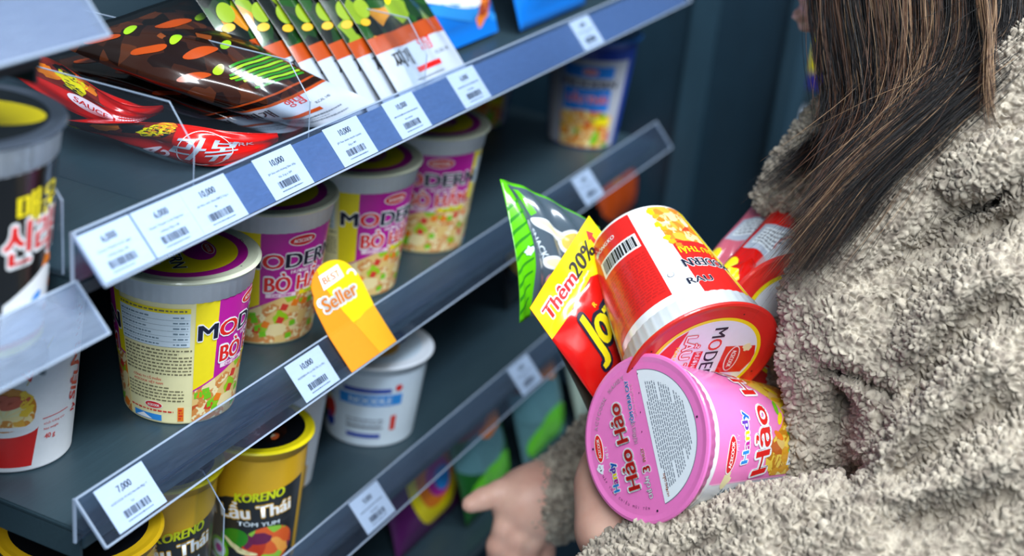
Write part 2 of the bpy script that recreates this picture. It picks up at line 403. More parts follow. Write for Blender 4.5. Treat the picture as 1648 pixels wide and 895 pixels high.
price_tag(0, 0, -.316, '6,000', 'most distant blurred white tag on the upper rail, above the blue cup', x=1.105)
price_tag(0, 0, -.465, '7,000', 'white 7,000 price tag in the rail at lower left', ('ACECOOK Mì HQ Noodle 80gr T', 'Ly'), K, .5300)
price_tag(0, 0, -.465, '10,000', 'white price tag beside the orange best seller flag', ('MODERN Mì Ly Hải Sản Ly 65g', 'Ly'), K, .7080)
price_tag(950, 328, -.465, '9,000', 'blurred white price tag on the middle rail above the red held cup')
price_tag(598, 866, -.614, '9,000', 'blurred white price tag at the bottom of the lowest rail')
price_tag(848, 634, -.614, '9,000', 'blurred white price tag on the lowest rail beside the red crisp bag')

# clear dividers standing on the shelves (front edge, slanted corner, top edge)
def divider(x, s, label, h=.085, cham=.03, y0=.470, depth=.36):
    w = .0011
    pr = [(0, 0), (0, h-cham), (cham*.75, h), (depth, h), (depth, 0)]
    v = [(sx*w/2, y, z) for sx in (-1, 1) for y, z in pr]; n = 5
    f = [tuple(range(n)), tuple(range(n, 2*n))[::-1]]+[(i, i+n, (i+1) % n+n, (i+1) % n) for i in range(n)]
    t = thing('shelf_divider', label, 'shelf divider', T(x, y0, Z(s)), 'clear shelf dividers')
    o = mesh_obj('divider_sheet', v, f, M_DIV, t)
    vs, fs = tubemesh([(0, 0, .001), (0, -.0003, h-cham), (0, cham*.75, h+.0002), (0, depth-.002, h+.0002)], .0005, 6)
    mesh_obj('polished_edge', vs, fs, M_CEDGE, t)
    return t
divider(at(311, 290, 1, .470).x, -.316, 'clear shelf divider with a slanted corner among the red pouches', h=.062, cham=.022)
divider(at(497, 200, 1, .470).x, -.316, 'clear shelf divider in front of the fanned dark pouches', h=.062, cham=.022)
divider(at(685, 110, 1, .470).x, -.316, 'clear shelf divider between the fanned pouches and the blue bags', h=.062, cham=.022)
divider(at(100, 370, 1, .470).x, -.316, 'clear shelf divider at the left end behind the black cup', h=.062, cham=.022)
divider(at(360, 830, 1, .470).x, -.614, 'clear shelf divider between the two gold cups', h=.110, cham=.022)

# ------------------------------------------------------------------ cups
def cup(label, H, rb, rt, art, lidart, body_mat, band=None, lid_mat=None, group=None, cat='noodle cup', name='noodle_cup', foot=.004, film=None):
    """stands on its origin, axis +z; artwork u runs round the wall, v up"""
    t = thing(name, label, cat, None, group)
    zb0, zb1 = band[:2] if band else (H-.008, H-.004)
    rad = lambda z: rb+(rt-.0015-rb)*max(0, min(1, z/(H-.004)))
    seg = 96; prof = [(rb-.006, .003), (rb-.004, .0004), (rb-.001, 0), (rb, .0012)]+[(rad(zb0*i/6), max(zb0*i/6, .002)) for i in range(0, 7)]
    v = []; f = []
    for r, z in prof:
        for k in range(seg): a = 2*PI*k/seg; v.append((r*math.cos(a), r*math.sin(a), z))
    for i in range(len(prof)-1):
        for k in range(seg): a = i*seg+k; b = i*seg+(k+1) % seg; f.append((a, b, b+seg, a+seg))
    f.append(tuple(range(seg))[::-1])
    rm = (rb+rt)/2
    art_mesh('cup_body', art, lambda u, q, h: ((rad(q)+.0001+h)*math.cos(u/rm), (rad(q)+.0001+h)*math.sin(u/rm), q), (v, f), body_mat, t, smooth=True)
    bm_ = band[2] if band else body_mat
    r0 = rad(zb0)
    lathe('ribbed_band', [(r0-.0002, zb0-.0004), (r0+.0008, zb0), (rad(H-.004)+.0009, H-.0045), (rt+.0006, H-.0035), (rt+.0014, H-.002), (rt+.0008, H-.0008)],
          bm_, t, 144, (zb0, H-.0045, .0005) if band else None)
    lm = lid_mat or body_mat; seg = 96
    prof = [(rt+.0017, H-.0022), (rt+.0023, H-.0012), (rt+.0018, H-.0002), (rt+.0002, H+.0003), (rt-.0022, H-.0001), (rt-.0030, H-.0002)]
    v = []; f = []
    for r, z in prof:
        for k in range(seg): a = 2*PI*k/seg; v.append((r*math.cos(a), r*math.sin(a), z))
    for i in range(len(prof)-1):
        for k in range(seg): a = i*seg+k; b = i*seg+(k+1) % seg; f.append((a, b, b+seg, a+seg))
    f.append(tuple((len(prof)-1)*seg+k for k in range(seg)))
    art_mesh('lid', lidart, lambda u, q, h: (u, q, H-.0001+h), (v, f), lm, t, smooth=False)
    return t
C_CREAM = ink('#f1e9b4', .4, .3, name='cream_print'); C_YEL = ink('#fbe416', .35, .3, name='yellow_print')
C_MAG = ink('#c01c9c', .35, .3, name='magenta_print'); C_WHITE = ink('#f3f5f8', .4, .2, name='white_print')
C_RED = ink('#e2231f', .35, .3, name='red_print'); C_BLUE = ink('#1668c8', .35, .3, name='blue_print')
C_NAVY = ink('#141a33', .4, name='navy_print'); C_BAND = ink('#e8eef5', .45, name='white_ribbed_card'); C_LBL = ink('#dbe9f3', .4, name='pale_blue_print')
C_ORED = ink('#d63c30', .4, name='brick_red_print'); C_BROWN = ink('#7c7657', .5, name='olive_print'); C_SKY = ink('#2f8fe0', .4, name='sky_print')
C_GRN = ink('#78c81e', .4, name='leaf_green_print'); C_ORG = ink('#f2811d', .4, name='orange_print'); C_PINKW = ink('#f6dcea', .4, name='pale_pink_print')
F_MOD = food('printed_beef_noodles', [('#f3dfa6', .34), ('#e9c57c', .22), ('#ef8a2e', .14), ('#c85a2a', .07), ('#9ccb1e', .13), ('#f8efcc', .10)], 125, ('#f6e8b4', '#d98d48', .52))
F_SHR = food('printed_seafood_noodles', [('#f0b23c', .3), ('#e8892a', .25), ('#f7e3a0', .2), ('#58a526', .1), ('#d8481f', .08), ('#fff0c0', .07)], 150, ('#f8e0a0', '#df8f2c', .45))

def modern_side(main, acc, flavour, warm=True):
    a = Art(step=(.0045, 0)); rm = .0395; D = lambda d: d*rm*PI/180
    for k in (0, 180):
        o = D(k)
        def R(a0, a1, z0, z1, m, l=1): a.rect(o+D(a0), z0, o+D(a1), z1, m, l)
        R(0, 20, .002, .086, C_YEL); R(20, 103, .002, .086, main); R(103, 112, .002, .086, C_YEL)
        # food photograph under a curved edge
        n = 12; top = [(o+D(0+112*i/n), .024+.020*math.sin(PI*.62*i/n)**1.0) for i in range(n+1)]
        a.poly([(o+D(0), .002), (o+D(112), .002)]+top[::-1], F_MOD, 2)
        a.poly([(p[0], p[1]) for p in top]+[(p[0], p[1]+.0012) for p in top[::-1]], acc, 3)
        for j in range(22):
            x = o+D(random.uniform(4, 108)); y = random.uniform(.005, .034)
            a.poly([(x-.0034, y-.0018), (x+.0018, y-.0030), (x+.0038, y+.0012), (x-.0012, y+.0032)] if j % 2 else [(x-.0026, y-.0024), (x+.0028, y-.0015), (x+.002, y+.0026), (x-.0028, y+.002)],
                   [C_GRN, C_ORG, C_GRN, C_ORED][j % 4], 3)
        a.text('MODERN', o+D(56), .0655, .0112, C_NAVY, 6, bold=.036, out=(C_WHITE, .035), width=D(106), each=[C_NAVY, C_RED, C_NAVY, C_NAVY, C_NAVY, C_NAVY])
        a.logo(o+D(60), .0795, .019)
        a.text('HƯƠNG VỊ', o+D(64), .0565, .0028, C_WHITE, 5, bold=.03)
        a.text(flavour, o+D(62), .0480, .0118, C_RED, 6, bold=.034, out=(C_WHITE, .05), width=D(74))
        a.rect(o+D(26), .0375, o+D(58), .0405, C_PINKW, 4); a.text('CAY THƠM', o+D(42), .039, .0021, acc, 5, bold=.03)
        a.rect(o+D(62), .0375, o+D(98), .0410, C_YEL, 4); a.text('THÊM GIA VỊ', o+D(80), .0392, .0021, C_GRN, 5, bold=.03)
        # cream panel with the nutrition table and the small print
        R(-68, -4, .056, .0815, C_LBL, 2); R(-68, -4, .0790, .0825, C_YEL, 3)
        a.lines(o+D(-66), .0792, o+D(-6), .0823, 1, C_BROWN, 4, .45)
        for i in range(6):
            z = .0765-.0037*i; a.lines(o+D(-66), z-.0016, o+D(-30), z+.0012, 1, C_GREYB, 3, .4, word=.0016); a.lines(o+D(-18), z-.0016, o+D(-6), z+.0012, 1, C_GREYB, 3, .4)
            R(-67, -5, z-.0021, z-.0019, C_GREYB, 3)
        a.lines(o+D(-66), .0355, o+D(-2), .0545, 8, C_BROWN, 2, .5)
        a.text('CÔNG TY CỔ PHẦN', o+D(-44), .0325, .0016, C_ORED, 2, bold=.02); a.text('ACECOOK VIỆT NAM', o+D(-43), .0297, .0016, C_ORED, 2, bold=.02)
        a.lines(o+D(-66), .0165, o+D(-8), .0280, 5, C_BROWN, 2, .5)
        a.logo(o+D(-38), .0135, .012)
        a.lines(o+D(-66), .0083, o+D(-18), .0108, 1, C_ORED, 2, .5)
        R(-62, -30, .0025, .0068, C_SKY, 3); a.poly([(o+D(-60), .003), (o+D(-50), .0062), (o+D(-40), .003)], C_WHITE, 4)
        R(-14, -8, .003, .013, C_ORG, 3); a.lines(o+D(-13), .004, o+D(-9), .012, 4, C_RED, 4, .6)
    return a
def modern_lid(main, acc, flavour, ring=None):
    a = Art(); r = .0415
    a.ring(0, 0, .0335, .0395, acc, 1); a.ell(0, 0, .0335, .0335, C_YEL, 1, n=64)
    a.ell(0, .010, .0165, .0105, main, 2); a.text('MODERN', 0, -.006, .0085, C_NAVY, 5, bold=.022, out=(C_WHITE, .03), width=.052)
    a.text(flavour, 0, -.019, .006, C_RED, 5, bold=.022, out=(C_WHITE, .045), width=.036); a.logo(0, .016, .016)
    for k in range(4): q = PI/4+k*PI/2; a.ell(.0415*math.cos(q), .0415*math.sin(q), .0005, .0005, M_BLACK, 3, n=8)
    for q in (1.9, 5.0): a.lines(.038*math.cos(q)+.001, .041*math.sin(q)-.001, .038*math.cos(q)+.008, .041*math.sin(q)+.001, 2, M_BLACK, 2)
    return a
C_GREYB = ink('#6f8796', .5, name='steel_print')
C_LIDC = ink('#eef0d2', .35, .3, name='cream_lid')
MH, MRB, MRT = .1015, .0335, .0455
def view_az(x, y): return math.atan2(-y, -x)
def place_cup(c, x, y, s, off): c.matrix_world = T(x, y, Z(s), view_az(x, y)-math.radians(off))
g = 'yellow and magenta noodle cups on the middle shelf'
mod = cup('yellow and magenta noodle cup, nearest of its row, cream nutrition panel facing out', MH, MRB, MRT, modern_side(C_MAG, C_MAG, 'BÒ HẦM'), modern_lid(C_MAG, C_MAG, 'BÒ HẦM'), C_CREAM, (.086, .1, C_BAND), C_LIDC, g)
place_cup(mod, .674, .5125, -.465, -12)
for (x, y, off, lb) in ((.7945, .533, 25, 'second yellow and magenta noodle cup from the left, standing behind the cream panel one'),
                        (.897, .525, 16, 'third yellow and magenta noodle cup, rising above the orange flag'),
                        (1.005, .524, 45, 'most distant yellow and magenta noodle cup, right end of its row')):
    place_cup(copy_tree(mod, None, lb), x, y, -.465, off)
# ------------------------------------------------------------------ soft packs
def lag(n, t):
    xs = [i/(n-1) for i in range(n)]; w = []
    for i in range(n):
        q = 1.
        for j in range(n):
            if j != i: q *= (t-xs[j])/(xs[i]-xs[j])
        w.append(q)
    return w
def pouch(name, label, cat, net, w, h, art, mat, back=None, bulge=.006, group=None, n=34, crinkle=.0009, seal=.07, seed=1, parent=None, power=.5):
    """soft pack: net[row bottom->top][col left->right] of points the front sheet passes through; artwork in metres, 0..w by 0..h"""
    R_, C_ = len(net), len(net[0]); A = np.array([[list(p) for p in r] for r in net])
    rg = np.random.default_rng(seed); ph = rg.uniform(0, 6.28, (6,)); fr = rg.uniform(6, 17, (6, 2))
    def base(u, v):
        a = np.array(lag(R_, v)); b = np.array(lag(C_, u)); return np.einsum('i,j,ijk->k', a, b, A)
    def prof(u, v):
        e = min(1, max(0, (u-.02)/.25))*min(1, max(0, (.98-u)/.25)); q = min(1, max(0, (v-seal)/.25))*min(1, max(0, (1-seal-v)/.25)); return max(0, e*q)**power
    def wr(u, v): return sum(math.sin(fr[i, 0]*u*(1.5 if i % 2 else .7)+fr[i, 1]*v+ph[i]) for i in range(6))/3
    def nrm(u, v):
        e = 1e-3; a = base(min(u+e, 1), v)-base(max(u-e, 0), v); b = base(u, min(v+e, 1))-base(u, max(v-e, 0)); c = np.cross(a, b); return c/(np.linalg.norm(c)+1e-12)
    def front(x, y, hh):
        u, v = min(1, max(0, x/w)), min(1, max(0, y/h)); N = nrm(u, v); p = prof(u, v)
        return base(u, v)+N*(bulge*p+crinkle*wr(u, v)*(.35+p)+hh+.0002)
    def rear(u, v): N = nrm(u, v); p = prof(u, v); return base(u, v)+N*(-bulge*p+crinkle*wr(u, v)*(.35+p)*.9-.0003)
    v = []; f = []
    for s in (0, 1):
        for j in range(n+1):
            for i in range(n+1):
                u_, v_ = i/n, j/n; v.append(front(u_*w, v_*h, -.0001) if s == 0 else rear(u_, v_))
    N1 = (n+1)*(n+1)
    for j in range(n):
        for i in range(n):
            a = j*(n+1)+i; f.append((a, a+1, a+n+2, a+n+1)); f.append((a+N1, a+n+1+N1, a+n+2+N1, a+1+N1))
    for i in range(n):
        for a, b in ((i, i+1), (n*(n+1)+i+1, n*(n+1)+i), ((i+1)*(n+1), i*(n+1)), (i*(n+1)+n, (i+1)*(n+1)+n)): f.append((a, a+N1, b+N1, b))
    art.step = (w/n*1.0, h/n*1.0)
    o = art_mesh(name, art, front, (v, f), mat, parent, clip=[((0, 0, 0), (-1, 0, 0)), ((w, 0, 0), (1, 0, 0)), ((0, 0, 0), (0, -1, 0)), ((0, h, 0), (0, 1, 0))], smooth=True)
    if label: tag(o, label, cat, group)
    return o
G_GOLD = ink('#d9a81c', .38, .3, name='gold_print'); M_GOLDRIM = ink('#e2b21a', .22, .6, name='glossy_gold_rim'); G_DARK = ink('#23272b', .35, .4, name='charcoal_print'); C_LIME = ink('#d6e01a', .4, name='lime_yellow_print')
G_BLK = ink('#0f1013', .18, .8, name='glossy_black_film'); G_RED = ink('#d8150f', .2, .8, name='glossy_red_film'); G_WHT = ink('#b9c3d4', .2, .8, name='glossy_white_film')
G_ORG = ink('#b04410', .22, .7, name='orange_film'); G_YEL = ink('#f4e40c', .25, .6, name='glossy_yellow_film'); G_BLU = ink('#1478dc', .22, .7, name='glossy_blue_film')
G_SIL = ink('#8d9197', .3, .3, .7, name='silver_film'); G_GRN = ink('#5fc80f', .25, .6, name='glossy_green_film'); G_DKR = ink('#7c2015', .25, .6, name='dark_red_film')
F_VEG = food('printed_vegetables', [('#1d4a16', .25), ('#0e130c', .25), ('#7d9a22', .15), ('#123512', .2), ('#c8801a', .06), ('#2b3a2a', .09)], 65, None, .2, .8)
F_STEW = food('printed_stew', [('#1c0d08', .38), ('#33180d', .30), ('#4f2612', .16), ('#120906', .12), ('#84401a', .04)], 90, None, .2, .8)
L_GRN = ink('#9fd322', .22, .7, name='lime_film'); D_GRN = ink('#2c8a1d', .22, .7, name='deep_green_film')

def veg_art(w, h, stew=False):
    a = Art(lh=.0001); a.rect(0, 0, w, h*.215, G_WHT, 1); a.rect(0, h*.215, w, h*.275, G_ORG, 1)
    if stew:
        a.rect(0, h*.23, w, h*.95, F_STEW, 1)
        for i in range(9): a.poly([(w*(.52+.05*math.sin(i)), h*(.33+.018*i)), (w*.95, h*(.30+.02*i)), (w*.96, h*(.312+.02*i)), (w*(.53+.05*math.sin(i)), h*(.342+.018*i))], L_GRN if i % 2 else D_GRN, 3)
        for x, y in ((.30, .50), (.55, .60), (.34, .72), (.7, .82), (.25, .88)):
            a.ell(w*x, h*y, w*.12, h*.024, G_ORG, 3, rot=-.25); a.ell(w*(x+.20), h*(y-.01), w*.07, h*.017, L_GRN, 3, rot=.5)
    else:
        a.rect(0, h*.275, w, h*.50, F_VEG, 1)
        a.ell(w*.16, h*.385, w*.09, h*.035, ink('#8aa522', .3, .5, name='olive_green_film'), 3, rot=.4); a.ell(w*.42, h*.52, w*.14, h*.05, D_GRN, 3, rot=-.3); a.ell(w*.66, h*.46, w*.16, h*.035, L_GRN, 3, rot=.9)
        a.ell(w*.10, h*.335, w*.06, h*.014, G_GOLD, 4); a.ell(w*.5, h*.40, w*.09, h*.018, G_YEL, 3, rot=.8); a.ell(w*.85, h*.42, w*.12, h*.02, L_GRN, 3, rot=1.1); a.ell(w*.88, h*.5, w*.06, h*.02, G_RED, 3, rot=1.)
    a.text('찌개', w*.28, h*.17, .011, M_BLACK, 4, bold=.02); a.text('양념', w*.62, h*.195, .008, G_RED, 4, bold=.02)
    a.rect(w*.38, h*.105, w*.72, h*.125, G_ORG if stew else G_RED, 3)
    a.lines(w*.3, h*.04, w*.85, h*.09, 3, M_GREY, 3); a.text('KCAL 140', w*.8, h*.15, .003, M_GREY, 3)
    return a
# fan of standing pouches, leaning back on one another
PW, PH = .098, .20
gfan = 'dark pouches with green vegetables fanned on the top shelf'
def fan_net(x0, k, lf=0):
    up = Vector((0, .70, .714)); b = Vector((x0, .470+.0028*k, Z(-.312+.0006)))+up*lf; net = []
    for j, t in enumerate((0, .5, 1)):
        net.append([b+up*(PH*t)+Vector((PW*c, 0, 0))+Vector((0, -.7, .7))*(.004*math.sin(PI*t)) for c in (0, .5, 1)])
    return net
xr = at(611, 159, 2, -.308).x
offs = [0, .016, .031, .046, .060, .078, .105]; lift = [0, 0, .001, .002, .003, .006, .010]
side = ['fully uncovered, at its right end', 'second from its right end', 'third from its right end', 'fourth from its right end', 'third from its left end',
        'second from its left end', 'outermost at its left end']
for k, dx in enumerate(offs):
    pouch('seasoning_pouch', 'white footed vegetable pouch in the leaning fan, '+side[k], 'pouch', fan_net(xr-dx, k*1.9, lift[k]), PW, PH, veg_art(PW, PH), G_BLK, bulge=.0022, group=gfan, n=26, seed=k, crinkle=.0012 if k == 0 else .0006)
def nz(rows): return [[at(x, y, 2, z) for x, y, z in r] for r in rows]
pouch('seasoning_pouch', 'dark stew pouch fallen flat, with green beans and a curled white foot', 'pouch',
      nz([[(408, 181, -.296), (512, 203, -.306), (602, 163, -.296)], [(262, 140, -.276), (345, 118, -.268), (430, 82, -.266)], [(70, 62, -.262), (180, 30, -.250), (300, -12, -.245)]]), .12, .22, veg_art(.12, .22, True), G_BLK, bulge=.005, seed=31)
pouch('seasoning_pouch', 'dark stew pouch lying under the one with green beans, grey white foot showing', 'pouch',
      nz([[(340, 180, -.303), (436, 214, -.309), (500, 196, -.309)], [(225, 150, -.294), (300, 150, -.290), (370, 130, -.286)], [(60, 95, -.284), (150, 70, -.278), (250, 40, -.274)]]), .11, .22, veg_art(.11, .22, True), G_BLK, bulge=.003, seed=32)
pouch('seasoning_pouch', 'lowest dark pouch of the fallen pile, thin pale foot beside the slanted divider', 'pouch',
      nz([[(232, 157, -.305), (300, 186, -.312), (352, 192, -.312)], [(140, 130, -.300), (200, 125, -.298), (270, 120, -.296)], [(40, 95, -.295), (100, 70, -.292), (190, 50, -.290)]]), .10, .2, veg_art(.10, .2, True), G_BLK, bulge=.002, seed=33)
def red_art(w, h, wht=True):
    a = Art(lh=.0001); a.rect(0, h*.55, w*.55, h, G_DKR, 1)
    for i in range(9): a.blob(w*random.uniform(.05, .5), h*random.uniform(.6, .95), .007, [C_ORG, G_YEL, M_BLACK][i % 3], 2, sx=1.6)
    if wht:
        a.text('라볶', w*.70, h*.45, .024, G_WHT, 4, bold=.03, shear=.3); a.text('DRK', w*.86, h*.62, .008, G_WHT, 4, bold=.01); a.text('42', w*.50, h*.25, .018, C_PINKW, 4, rot=-.5)
        a.ring(w*.7, h*.45, .024, .0248, C_WHITE, 3)
    else: a.ell(w*.45, h*.4, .022, .010, C_PINKW, 3, rot=-.2); a.text('SAUCE', w*.45, h*.4, .008, G_RED, 4, rot=-.2); a.lines(w*.6, h*.25, w*.85, h*.45, 3, C_PINKW, 3)
    return a
pouch('red_sauce_pouch', 'glossy red sauce pouch with white lettering, its curled end over the upper price rail', 'pouch',
      nz([[(100, 199, -.313), (170, 216, -.313), (250, 246, -.314), (340, 268, -.314), (447, 226, -.309)], [(100, 196, -.308), (175, 207, -.304), (265, 225, -.300), (345, 238, -.302), (448, 222, -.304)], [(102, 191, -.304), (178, 198, -.294), (270, 198, -.290), (345, 208, -.292), (446, 214, -.300)]]),
      .20, .06, red_art(.20, .06), G_RED, bulge=.004, seed=41, n=40)
pouch('red_sauce_pouch', 'darker red sauce pouch bending down between the black cup and the fallen stew pouches', 'pouch',
      nz([[(20, 118, -.292), (100, 172, -.298), (165, 198, -.302), (210, 200, -.302), (262, 180, -.298)], [(18, 108, -.288), (95, 145, -.290), (165, 172, -.292), (215, 182, -.294), (264, 176, -.294)], [(12, 96, -.284), (80, 94, -.278), (140, 132, -.280), (200, 166, -.286), (262, 170, -.290)]]),
      .16, .07, red_art(.16, .07, False), G_RED, bulge=.004, seed=42, n=36)
def snack_art(w, h):
    a = Art(lh=.0001); a.rect(0, h*.22, w, h, G_WHT, 1); a.rect(0, 0, w, h*.08, G_BLU, 1)
    a.ell(w*.3, h*.22, w*.5, h*.045, C_WHITE, 2, rot=-.25); a.ell(w*.55, h*.12, w*.5, h*.03, C_SKY, 2, rot=-.2)
    for i in range(11):
        t = i/10; a.ell(w*(.80+.12*math.sin(3.4*t)), h*(.08+.42*t), w*.10, h*.035, G_ORG if i % 2 else C_ORG, 3, rot=.3)
    a.ell(w*.2, h*.46, w*.14, h*.05, G_YEL, 3); a.ell(w*.5, h*.5, w*.2, h*.07, C_LBL, 2); a.text('TÔM', w*.5, h*.5, .014, C_RED, 4, bold=.03)
    return a
def bowl_art(w, h):
    a = Art(lh=.0001); a.ell(w*.45, h*.32, w*.40, h*.16, C_WHITE, 1); a.ell(w*.45, h*.33, w*.36, h*.13, G_RED, 2); a.ell(w*.45, h*.35, w*.28, h*.09, F_SHR, 3); a.rect(0, h*.7, w, h, G_WHT, 1); return a
def lean_net(px, py, w, h, z=-.312, dz=.72, th=0, yaw=0):
    b = at(px, py, 2, z); up = Vector((0, math.sqrt(1-dz*dz), dz)); X = Vector((math.cos(yaw), math.sin(yaw), 0))
    return [[b+up*(h*t)+X*(w*c)+Vector((0, -.7, .7))*(th*math.sin(PI*t)) for c in (0, .5, 1)] for t in (0, .5, 1)]
pouch('snack_bag', 'blue and white bag with an orange prawn picture, beside the fanned dark pouches', 'snack bag', lean_net(684, 98, .125, .19, dz=.86, th=.01), .125, .19, snack_art(.125, .19), G_BLU, bulge=.012, seed=51, n=26)
pouch('snack_bag', 'blue bag with a red noodle bowl picture, right of the orange prawn bag', 'snack bag', lean_net(838, 50, .14, .17, dz=.86, th=.01), .14, .17, bowl_art(.14, .17), G_BLU, bulge=.012, seed=52, n=26)

# ------------------------------------------------------------------ other cups
S_BLUE = ink('#1f7fe0', .35, .3, name='bright_blue_print'); S_NAVY = ink('#1b3fa8', .3, .4, name='royal_blue_print'); S_SIL = ink('#b9bcc8', .4, .3, name='silver_grey_print')
def blue_side():
    a = Art(step=(.0045, 0)); rm = .0395; D = lambda d: d*rm*PI/180
    for k in (0, 180):
        o = D(k); a.rect(o+D(0), .002, o+D(98), .092, S_SIL, 1); a.rect(o+D(98), .002, o+D(150), .092, S_NAVY, 1); a.rect(o+D(150), .002, o+D(180), .092, S_SIL, 1)
        a.rect(o+D(4), .074, o+D(74), .086, S_BLUE, 2); a.rect(o+D(4), .040, o+D(74), .063, S_BLUE, 2)
        a.poly([(o+D(0), .002), (o+D(84), .002), (o+D(84), .034), (o+D(62), .040), (o+D(30), .041), (o+D(0), .036)], F_SHR, 2)
        a.rect(o+D(56), .025, o+D(80), .033, C_YEL, 4); a.blob(o+D(60), .012, .005, C_GRN, 4, sy=1.6)
        a.text('MODERN', o+D(42), .068, .008, C_NAVY, 5, bold=.03, width=D(78)); a.text('LẨU THÁI', o+D(40), .052, .007, C_RED, 5, bold=.03, width=D(58), out=(C_PINKW, .03)); a.logo(o+D(40), .080, .014)
    return a
def lid_disc(m, r=.038, txt=None):
    a = Art(); a.ell(0, 0, r, r, m, 1, n=64)
    if txt: a.text(txt, 0, 0, .009, C_WHITE, 3, bold=.03)
    return a
bl = cup('blurred blue and silver noodle cup, alone near the far end of its shelf', .112, .034, .0455, blue_side(), lid_disc(S_NAVY), S_NAVY, None, S_BLUE)
place_cup(bl, 1.339, .527, -.465, 38)
bl2 = copy_tree(bl, None, 'blurred orange footed noodle cup half hidden under the upper rail, behind the last magenta cup'); place_cup(bl2, 1.318, .640, -.465, 30)
def white40():
    a = Art(step=(.0045, 0)); R_ = C_RED
    a.poly([(-.020, .004), (.013, .004), (.0175, .030), (-.0245, .030)], R_, 1); a.ell(-.0035, .031, .0215, .0065, C_WHITE, 2); a.ell(-.0035, .043, .0195, .0150, ink('#d98a1c', .35, .3), 2)
    a.ell(-.0035, .0375, .0185, .0085, F_SHR, 3); a.rect(-.0225, .029, .0155, .0315, C_WHITE, 4)
    for k in range(5):
        q = .25+.55*k; a.poly([(-.003, .038), (-.003+.016*math.cos(q), .038+.009*math.sin(q)), (-.003+.016*math.cos(q+.3), .038+.009*math.sin(q+.3))], C_CREAM, 4)
    for k in range(3): a.ell(-.008+.006*k, .049-.001*k, .009, .0028, ink('#cf5a3a', .35, .3), 5, rot=.35)
    for k in range(5): a.blob(.009+.003*(k % 2), .040+.003*k, .0026, ink('#f2c832', .35, .3), 5)
    for x0, x1 in ((-.014, -.006), (-.004, .004), (.006, .016)): a.poly([(x0+.004, .058), (x0+.0048, .058), (x1+.010, .086), (x1+.0085, .086)], ink('#d8cf9a', .4), 1)
    a.poly([(-.030, .064), (.020, .076), (.020, .086), (-.030, .074)], R_, 2); a.text('ACECOOK', -.005, .075, .006, C_WHITE, 4, rot=.235, bold=.03, width=.036)
    a.poly([(.001, .072), (.018, .076), (.0125, .060)], R_, 3); a.poly([(.0045, .0715), (.0155, .0742), (.012, .063)], C_WHITE, 4); a.poly([(.007, .0712), (.0142, .073), (.0118, .066)], R_, 5)
    a.rect(.020, .0335, .040, .034, R_, 2, ); a.text('Khối lượng tịnh', .029, .030, .0015, R_, 2, bold=.01, width=.016); a.text('Net weight', .0265, .0265, .0015, R_, 2, width=.011); a.text('40 g', .0255, .0215, .0034, R_, 2, bold=.02)
    a.text('Mì', .046, .066, .011, R_, 3, rot=1.3, bold=.02); a.text('SIÊU', .047, .048, .009, R_, 3, rot=1.35, bold=.03, shear=.2); a.text('ly', .047, .031, .006, R_, 3, rot=1.3)
    for k in range(7): a.rect(.043+.0018*(k % 3), .078+.003*k, .0455+.0018*(k % 3), .0795+.003*k, R_, 2)
    return a
w40 = cup('white noodle cup with red lettering and 40 g mark at the left edge', .112, .0335, .0455, white40(), lid_disc(C_RED, .036), C_WHITE, None, C_WHITE)
place_cup(w40, .574, .556, -.465, 2)
def kor_side():
    a = Art(step=(.0045, 0))
    for o in (0, .135):
        a.rect(o-.060, .002, o+.044, .0955, G_BLK, 1); a.poly([(o+.044, .002), (o+.050, .002), (o+.056, .0955), (o+.046, .0955)], ink('#8791a3', .35, .4, name='grey_blue_print'), 2)
        a.text('매운', o+.004, .0775, .0130, C_YEL, 4, bold=.03); a.text('신라면', o+.008, .0600, .0175, C_RED, 5, bold=.03, out=(C_WHITE, .05), width=.052)
        a.poly([(o+.008, .042), (o+.014, .051), (o+.021, .042)], C_ORG, 3); a.poly([(o-.020, .008), (o+.030, .008), (o+.034, .030), (o+.022, .038), (o+.012, .043), (o-.006, .036), (o-.018, .030)], C_WHITE, 2)
        a.ell(o+.024, .029, .004, .003, C_ORG, 4); a.ell(o+.004, .028, .005, .0022, C_SKY, 3, rot=.4); a.ell(o+.016, .018, .003, .002, C_ORED, 4)
        a.rect(o-.03, .002, o+.042, .006, C_YEL, 3); a.rect(o-.03, .006, o+.042, .009, C_RED, 3); a.blob(o+.030, .085, .005, G_GOLD, 3)
    return a
kl = Art(); kl.ell(0, 0, .043, .043, G_BLK, 1, n=64); kl.ell(.008, .01, .03, .018, C_YEL, 2, rot=.3); kl.text('라면', 0, -.006, .012, C_RED, 4, bold=.03, out=(C_WHITE, .04)); kl.rect(-.02, -.024, .024, -.018, C_PINKW, 3)
kor = cup('black Korean noodle cup with red and yellow lettering at the left edge', .112, .037, .049, kor_side(), kl, ink('#c8ccd6', .35, .4, name='silver_white_print'), (.0965, .107, ink('#dfe4ec', .3, .4, name='white_rim_print')), ink('#3f4754', .3, .6, name='smoky_lid'))
place_cup(kor, .487, .500, -.342, -50)
F_HOT = food('printed_hot_pot', [('#e0602a', .3), ('#c23a1e', .25), ('#f0e2b8', .15), ('#6c1f4c', .1), ('#8cc63f', .1), ('#f4a64a', .1)], 110, None)
